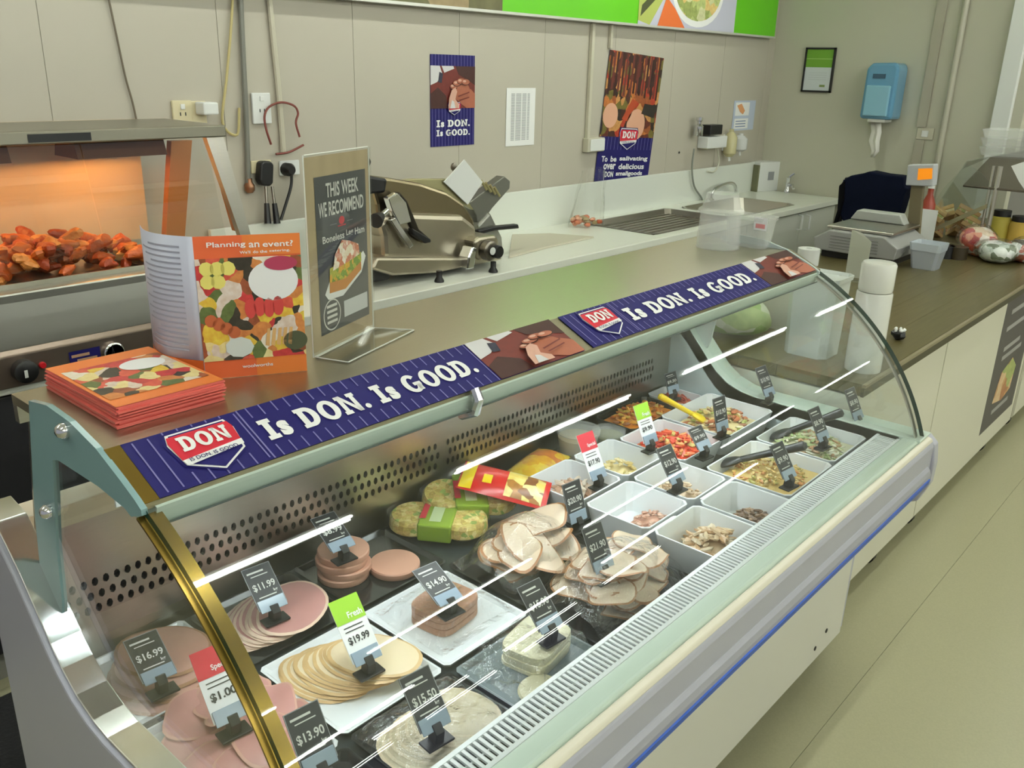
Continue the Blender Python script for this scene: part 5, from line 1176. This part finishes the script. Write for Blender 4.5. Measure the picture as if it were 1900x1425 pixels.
mb = MB(); ppoly(mb, f, ell(u0+cw*.22, v0+ch_*.115, cw*.17, ch_*.105), 2, 0, [ell(u0+cw*.22, v0+ch_*.115, cw*.155, ch_*.095)])
for i in range(4): prect(mb, f, u0+cw*.12, u0+cw*.32, v0+ch_*(.06+.035*i), v0+ch_*(.078+.035*i), 2, 0)
mb.build('oval_stamp', MATS['chalk_white'], t)
prect(MB(), f, u0+cw*.46, u0+cw*.96, v0+ch_*.06, v0+ch_*.17, 2).build('price_panel', mat('panel_white', (206, 208, 210), .5), t)
# tubs at the far end of the top
def tub(c, r0, r1, h, name, par, rimr=None):
    mb = MB().lathe([(.001, 0), (r0, 0), (r1, h), (r1-.0025, h), (r0-.003, .003), (.001, .003)], 26, Matrix.Translation(c)); mb.build(name, tubm, par, smooth=True)
c = Vector((2.275, 1.215, ZT_)); t = thing('plastic_tub', 'tall clear plastic tub with a smaller upturned tub as its lid', 'tub', c)
tub(c, .062, .057, .098, 'tub_body', t)
MB().lathe([(.064, .098), (.064, .106), (.060, .110), (.054, .112), (.044, .152), (.001, .154)], 26, Matrix.Translation(c)).build('tub_lid', tubm, t, smooth=True)
c = Vector((2.375, 1.165, ZT_)); t = thing('plastic_tub', 'low clear lidded tub with a red and white label', 'tub', c)
MB().dish(c.x-.05, c.x+.03, c.y-.065, c.y+.065, c.z, c.z+.078, .003, .008, .014).build('tub_body', tubm, t)
MB().dish(c.x-.055, c.x+.034, c.y-.07, c.y+.07, c.z+.078, c.z+.088, .003, .002, .014).build('tub_lid', tubm, t)
f = Fr((c.x-.048, c.y-.01, c.z+.055), (0, -1, 0), (0, 0, 1)); mb = MB(); prect(mb, f, .02, .06, 0, .036, 6, 0); prect(mb, f, .026, .054, .006, .018, 7, 1); mb.build('tub_label', [wht, mat('label_pink', (226, 150, 150), .5)], t)
# ================================================================== WOOD COUNTER AND WHAT STANDS ON IT
ZW = .88
woodm = mat('wood_grey_brown', (92, 84, 52), .3, var=.42, scale=9, stretch=(.6, 9, 9))
def wood_mat():
    m = MATS['wood_grey_brown']; return m
wc = thing('wood_counter', 'grey brown wood-look counter top running on from the case', 'counter', (3.6, 1.25, ZW-.04))
for i in range(7):
    y0 = .815+.13*i; x0 = 2.465
    Bx('plank', woodm, wc, x0, 6.2, y0+.0004, y0+.1296, ZW-.036, ZW)
Bx('counter_edge', mat('edge_dark', (70, 66, 46), .5), wc, 2.465, 6.2, .806, .8145, ZW-.038, ZW-.010)
Bx('edge_bead', mat('edge_bead', (136, 126, 100), .35), wc, 2.465, 6.2, .803, .8145, ZW-.010, ZW-.0005)
units = [(2.47, 3.36, 'beside the case end'), (3.363, 4.80, 'carrying the chalkboard poster'), (4.86, 6.18, 'beyond the chalkboard poster')]
for a, b, lab in units:
    t = thing('counter_unit', 'cream counter base unit '+lab, 'cabinet', ((a+b)/2, 1.2, 0), 'cream counter base units')
    Bx('unit_body', mat('unit_cream', (216, 213, 196), .45), t, a, b, .84, 1.70, .09, ZW-.043, bev=.002)
    Bx('front_board', MATS['unit_cream'], t, a+.004, b-.004, .834, .84, .10, ZW-.05, bev=.001)
    for cx in (a+.12, b-.3):
        MB().tube([(cx, .90, .035), (cx+.03, .90, .035)], .035, 14).tube([(cx+.015, .90, .05), (cx+.015, .90, .09)], .012, 8).build('castor', black, t)
        MB().tube([(cx, 1.6, .035), (cx+.03, 1.6, .035)], .035, 14).tube([(cx+.015, 1.6, .05), (cx+.015, 1.6, .09)], .012, 8).build('castor', black, t)
# chalkboard poster on the unit
xa, xb = py((1868, 575), .833).x, 4.755; za, zb_ = .195, .815
t = thing('poster', 'chalkboard style poster with sandwich picture on the cream counter front', 'poster', (xa, .833, za))
f = Fr((xa, .8335, za), (1, 0, 0), (0, 0, 1)); w, h = xb-xa, zb_-za
MB().slab([f(0, 0), f(w, 0), f(w, h), f(0, h)], (0, .0006, 0)).build('poster_sheet', mat('poster_charcoal', (84, 80, 80), .5), t)
mb = MB()
for i, (a, b, v) in enumerate(((.2, .8, .88), (.15, .85, .76), (.2, .7, .60), (.2, .8, .53), (.25, .75, .10))): prect(mb, f, w*a, w*b, h*v, h*(v+.035), 1)
mb.build('poster_lines', mat('chalk_grey', (160, 158, 158), .5), t)['kind'] = 'stuff'
mb = MB(); ppoly(mb, f, [(w*.2, h*.2), (w*.3, h*.42), (w*.6, h*.48), (w*.78, h*.38), (w*.74, h*.2), (w*.5, h*.16)], 1); mb.build('poster_picture', food('roll_picture', [(206, 160, 110), (222, 190, 150), (180, 120, 80), (170, 180, 110)], 14), t)
# scale with customer display
sx0 = 4.22
t = thing('weighing_scale', 'grey counter weighing scale with a pole display showing orange', 'scale', (4.4, 1.5, ZW))
Bx('scale_foot', black, t, 4.24, 4.56, 1.36, 1.70, ZW, ZW+.035)
MB().prism([(1.34, ZW+.035), (1.72, ZW+.035), (1.735, ZW+.09), (1.66, ZW+.135), (1.40, ZW+.135), (1.33, ZW+.09)], 'x', 4.20, 4.60).build('scale_body', mat('scale_grey', (150, 150, 148), .4), t, bev=.006)
for i in range(5): MB().box(4.197, 4.2, 1.42, 1.65, ZW+.052+.014*i, ZW+.057+.014*i).build('scale_rib', mat('scale_rib', (124, 124, 122), .5), t)
MB().box(4.24, 4.62, 1.375, 1.69, ZW+.137, ZW+.152).build('weigh_plate', steel, t, bev=.004)
MB().prism([(1.42, ZW+.152), (1.69, ZW+.152), (1.66, ZW+.20), (1.45, ZW+.20)], 'x', 4.52, 4.60).build('plate_back', mat('scale_pale', (176, 178, 172), .4), t, bev=.006)
pa, pb = px((1683, 460), 4.62), px((1716, 345), 4.62)
MB().slab([px(p, 4.62) for p in ((1678, 470), (1702, 470), (1713, 342), (1690, 342))], (.03, 0, 0)).build('display_pole', mat('pole_bronze', (106, 96, 70), .5, 0), t, bev=.004)
MB().slab([px(p, 4.60) for p in ((1680, 344), (1730, 346), (1733, 305), (1684, 306))], (.07, 0, 0)).build('display_head', mat('display_grey', (178, 180, 184), .4), t, bev=.005)
MB().slab([px(p, 4.598) for p in ((1702, 334), (1729, 332), (1730, 312), (1704, 313))], (.003, 0, 0)).build('display_screen', mat('screen_orange', (240, 140, 20), .4, emis=.35), t)
# chair with jacket
t = thing('tall_chair', 'black tall chair behind the counter', 'chair', (5.35, 1.9, 0))
q = lambda p, x=5.38: px(p, x)
la, lb = q((1568, 340)), q((1672, 345))
for L_ in (la, lb):
    MB().tube([(L_.x, L_.y, 0), (L_.x, L_.y, .75), (L_.x, L_.y, L_.z+.02)], .014, 8).build('leg', black, t, smooth=True)
    MB().tube([(L_.x+.4, L_.y, 0), (L_.x+.4, L_.y, .75)], .014, 8).build('leg', black, t, smooth=True)
Bx('seat', black, t, la.x, la.x+.42, lb.y-.02, la.y+.02, .74, .78, bev=.01)
MB().tube([la+Vector((0, 0, .02)), (la+lb)/2+Vector((0, 0, .05)), lb+Vector((0, 0, .02))], .014, 8).build('back_rail', black, t, smooth=True)
jm = mat('jacket_navy', (13, 18, 36), .9, spec=.1, var=.3, scale=8, bump=.4, bscale=9)
t = thing('jacket', 'dark navy jacket draped over the tall chair back', 'jacket', q((1620, 400)))
out = [(1578, 326), (1604, 321), (1612, 318), (1640, 324), (1676, 328), (1678, 348), (1684, 350), (1678, 362), (1668, 396), (1660, 408), (1562, 410), (1556, 392), (1562, 372), (1556, 352), (1564, 334)]
MB().slab([q(p, 5.31) for p in out], (.12, 0, 0)).build('jacket_body', jm, t, bev=.02)
MB().slab([q(p, 5.29) for p in ((1556, 345), (1566, 336), (1564, 372), (1558, 395), (1548, 425), (1544, 420), (1553, 390))], (.03, 0, 0)).build('sleeve', mat('jacket_black', (12, 12, 15), .9, spec=.1), t, bev=.006)
# roll, card holder, cups, boxes
def cyl(name, c, r, h, m, label, cat, hole=0, group=None):
    pr = [(hole or .001, 0), (r, 0), (r, h), (hole or .001, h)]+([(hole, h*.1), (hole, 0)] if hole else [])
    return tag(MB().lathe(pr, 24, Matrix.Translation(c), cap=not hole).build(name, m, smooth=True), label, cat, group)
cyl('paper_roll', Vector((3.98, 1.655, ZW)), .05, .075, white, 'white docket roll standing at the back edge of the wood counter', 'roll', .014)
c = pz((1588, 521), ZW); t = thing('card_holder', 'tall clear holder with a pale card beside the scale', 'card holder', c)
f = Fr(c+Vector((0, .05, 0)), (.25, -.97, 0), (0, 0, 1)); 
MB().slab([f(0, .01), f(.085, .01), f(.085, .17), f(.04, .205), f(0, .215)], -f.N*.001).build('card', mat('card_pale', (206, 206, 192), .5), t); MB().slab([f(-.003, 0, 2), f(.088, 0, 2), f(.088, .17, 2), f(0, .215, 2)], f.N*.002).build('holder_front', clear, t)
MB().slab([f(-.003, 0), f(.088, 0), f(.088, 0)+f.N*.06, f(-.003, 0)+f.N*.06], (0, 0, .003)).build('holder_foot', clear, t)
cupm = milky('foam_cup', (230, 230, 222), .88)
c = Vector((2.61, .870, ZW))
tag(MB().lathe([(.001, 0), (.052, 0), (.053, .01), (.051, .235), (.049, .240), (.001, .242)], 24, Matrix.Translation(c)).build('plastic_container', cupm, smooth=True), 'tall upturned white plastic container at the wood counter corner', 'container')
tag(MB().lathe([(.001, 0), (.047, 0), (.049, .006), (.049, .078), (.045, .084), (.001, .086)], 24, Matrix.Translation(c+Vector((0, 0, .2425)))).build('plastic_container', cupm, smooth=True), 'short white plastic container standing on the tall upturned one', 'container')
c = Vector((2.66, 1.36, ZW)); t = thing('green_bag', 'pale bag with green stripes lying at the case end of the wood counter', 'bag', c)
MB().blob(c+Vector((0, 0, .07)), (.11, .15, .068), 71, 18, 12, .08).build('bag_body', food('green_stripe', [(206, 214, 190), (150, 186, 96), (226, 230, 214), (176, 196, 130), (196, 206, 150)], 13, .4), t, smooth=True)
c = Vector((2.66, 1.055, ZW)); t = thing('lidded_box', 'square clear plastic box beside the stack of white cups', 'box', c)
MB().dish(c.x-.07, c.x+.07, c.y-.075, c.y+.075, ZW, ZW+.24, .003, .006, .02).build('box_body', milky('box_clear', (226, 232, 228), .8), t)
MB().dish(c.x-.076, c.x+.076, c.y-.081, c.y+.081, ZW+.24, ZW+.254, .003, .002, .02).build('box_lid', MATS['box_clear'], t)
c = Vector((2.9, 1.25, ZW)); t = thing('lidded_box', 'white plastic box standing behind the clear one on the wood counter', 'box', c)
MB().dish(c.x-.08, c.x+.08, c.y-.10, c.y+.10, ZW, ZW+.15, .003, .006, .02).build('box_body', cupm, t)
MB().dish(c.x-.086, c.x+.086, c.y-.106, c.y+.106, ZW+.15, ZW+.164, .003, .002, .02).build('box_lid', cupm, t)
c = Vector((4.33, 1.235, ZW)); t = thing('lidded_tub', 'square clear tub with a blue grey lid beside the scale', 'tub', c)
MB().dish(c.x-.06, c.x+.06, c.y-.065, c.y+.065, ZW, ZW+.085, .003, .012, .012).build('tub_body', milky('tub_blue', (196, 202, 210), .6), t)
MB().dish(c.x-.066, c.x+.066, c.y-.071, c.y+.071, ZW+.085, ZW+.12, .003, .004, .012).build('tub_lid', milky('lid_blue', (206, 214, 222), .7), t)
c = pz((1662, 632), ZW); t = thing('wrapped_sweet', 'small black and white crumpled thing on the counter edge by the cups', 'trinket', c)
MB().blob(c+Vector((.02, 0, .016)), (.028, .022, .016), 5, 10, 6, .2).build('dark_body', black, t, smooth=True)
for i in range(5): MB().blob(c+Vector((.02+.014*cos(i*1.3), .014*sin(i*1.3), .034)), (.009, .006, .007), i, 6, 4, .2).build('white_bit', white, t, smooth=True)
# far food display
xg = 4.95
t = thing('sandwich_display', 'glass fronted sandwich display with steel roof on the wood counter', 'display', (5.5, 1.2, ZW))
zt = px((1800, 300), xg).z; ya, yb = px((1900, 300), xg).y-.35, px((1795, 300), xg).y
yl = px((1700, 440), xg).y; zl = px((1700, 440), xg).z
MB().prism([(xg, zt-.115), (xg+.40, zt), (xg+1.1, zt), (xg+1.1, zt-.012), (xg+.40, zt-.012), (xg, zt-.127)], 'y', ya, yb).build('roof', mat('roof_steel', (104, 96, 84), .35, .6), t, bev=.003)
MB().slab([px(p, xg) for p in ((1697, 440), (1722, 395), (1750, 350), (1794, 304), (1822, 322), (1836, 340), (1836, 384), (1760, 420))], (.006, 0, 0)).build('end_glass', glass('display_glass', (.95, .975, .96), 1.5), t)
MB().slab([Vector((xg, yl, zl)), Vector((xg+1.1, yl, zl)), Vector((xg+1.1, yb, zt)), Vector((xg, yb, zt))], (0, .004, .003)).build('front_glass', MATS['display_glass'], t)
Bx('display_base', mat('base_olive', (120, 112, 84), .4, .4), t, xg, xg+1.1, ya, yl, ZW, zl-.005, bev=.004)
MB().slab([px(p, xg-.004) for p in ((1697, 446), (1832, 386), (1832, 378), (1697, 438))], (-.02, 0, 0)).build('shelf_edge', mat('edge_olive', (140, 134, 104), .4), t)
for p, r in ((1838, .012), (1826, .008)):
    c = px((p, 400), xg+.01); MB().tube([(c.x, c.y, zl-.01), (c.x, c.y, zt-.012)], r, 8).build('corner_post', steel, t, smooth=True)
sand = [food('sandwich_fill', [(214, 180, 140), (196, 110, 80), (222, 206, 170), (170, 170, 100), (206, 150, 120)], 30), mat('bread', (206, 170, 120), .6, var=.15)]
rnd = random.Random(14)
for i in range(9):
    p = (rnd.uniform(1722, 1815), rnd.uniform(375, 425)); c = px((p[0], 430-(p[0]-1700)*.34), xg+.10+.06*(i % 4)); c.z = zl+.035+.045*(i % 3)
    T = Matrix.Translation(c) @ Matrix.Rotation(rnd.uniform(0, 3), 4, 'Z') @ Matrix.Rotation(.5, 4, 'X')
    mb = MB().prism([(-.06, -.045), (.06, -.045), (0, .06)], 'z', -.03, -.008, T, 1).prism([(-.058, -.043), (.058, -.043), (0, .058)], 'z', -.008, .008, T, 0).prism([(-.06, -.045), (.06, -.045), (0, .06)], 'z', .008, .03, T, 1)
    tag(mb.build('sandwich', sand, bev=.003), 'cut filled sandwich inside the glass sandwich display', 'sandwich', 'sandwiches in the sandwich display')
def jar(p, z, r, h, m, label):
    c = px(p, xg+.15); c.z = z; t = thing('jar', label, 'jar', c, 'jars in the sandwich display')
    MB().lathe([(.001, 0), (r, 0), (r, h*.75), (r*.8, h*.82), (.001, h*.82)], 20, Matrix.Translation(c)).build('jar_body', m, t, smooth=True)
    MB().lathe([(r*.82, h*.82), (r*.86, h*.83), (r*.86, h), (.001, h)], 20, Matrix.Translation(c)).build('lid', black, t, smooth=True)
jar((1862, 385), zl, .05, .17, mat('jar_yellow', (206, 190, 90), .25), 'yellow jar with black lid under the display roof')
jar((1900, 385), zl, .05, .15, mat('jar_gold', (214, 180, 90), .25), 'golden jar with black lid beside the yellow jar')
# clear trays on the roof
c = px((1872, 292), xg+.62)
for i in range(3): tag(MB().dish(c.x-.15, c.x+.15, c.y-.16, c.y+.13, zt+.0005+.046*i, zt+.046+.046*i, .004, .015, .02).build('clear_tray', tubm), 'clear plastic tray in the stack on the display roof', 'tray', 'clear trays on the display roof')
c = px((1892, 340), xg-.05); t = tag(MB().slab([px(p, xg-.03) for p in ((1876, 308), (1900, 300), (1925, 330), (1905, 358), (1890, 336))], (.002, 0, 0)).build('paper_card', wht), 'white card hanging on the display roof edge', 'card')
# bagged salads on the counter in front of the display
def bag(p, r, cols, label, seed, zoff=0):
    c = pz(p, ZW); c.x = min(c.x, 4.94-r[0]*1.2); t = thing('salad_bag', label, 'bag', c, 'bagged salads beside the sandwich display')
    MB().blob(c+Vector((0, 0, r[2]+zoff)), r, seed, 16, 10, .10).build('bag_contents', food('bag_%d' % seed, cols, 26, .3), t, smooth=True)
    MB().blob(c+Vector((0, 0, r[2]+.008+zoff)), (r[0]*1.08, r[1]*1.08, r[2]*1.1), seed+3, 16, 10, .14).build('bag_film', film, t, smooth=True)
bag((1810, 474), (.08, .08, .072), [(206, 90, 70), (226, 150, 120), (240, 226, 216), (176, 60, 60), (222, 196, 170)], 'bag of red and white mixed salad on the counter', 61)
bag((1848, 486), (.10, .10, .05), [(226, 230, 226), (190, 200, 190), (120, 130, 110), (240, 240, 240)], 'bag of white and green leaves against the red salad bag', 62)
bag((1908, 477), (.075, .075, .055), [(240, 236, 230), (206, 110, 90), (226, 226, 222), (90, 80, 70)], 'bag of pale salad with red pieces at the counter end', 63)
bag((1846, 466), (.05, .05, .055), [(206, 170, 80), (150, 120, 60), (226, 200, 120)], 'bag of golden rolls behind the red salad bag', 64)
for p, m_, lab in (((1752, 478), black, 'squat black tin beside the square clear tub'), ((1776, 480), mat('tin_dark', (60, 50, 34), .4), 'squat dark brown tin beside the red salad bag')):
    cyl('tin', pz(p, ZW), .042, .06, m_, lab, 'tin')
c = px((1718, 405), 4.9); c.z = ZW; t = thing('sauce_bottle', 'red brown sauce bottle behind the scale pole', 'bottle', c)
MB().lathe([(.001, 0), (.035, 0), (.035, .22), (.014, .27), (.014, .30), (.001, .30)], 16, Matrix.Translation(c)).build('bottle_body', mat('sauce_red', (150, 56, 36), .3), t, smooth=True)
MB().lathe([(.017, .30), (.017, .33), (.001, .33)], 12, Matrix.Translation(c)).build('cap', white, t)
c = px((1716, 410), 4.85); tag(MB().box(c.x, c.x+.003, c.y-.055, c.y+.045, ZW, c.z+.06).build('white_card', wht), 'white notice card standing beside the scale pole', 'card')
# dark floor mat on the staff side
tag(Bx('floor_mat', mat('mat_black', (34, 34, 36), .9, bump=.5, bscale=80), None, .4, 3.4, 1.75, 2.40, 0, .012, bev=.003), 'black rubber mat on the floor behind the case', 'mat')
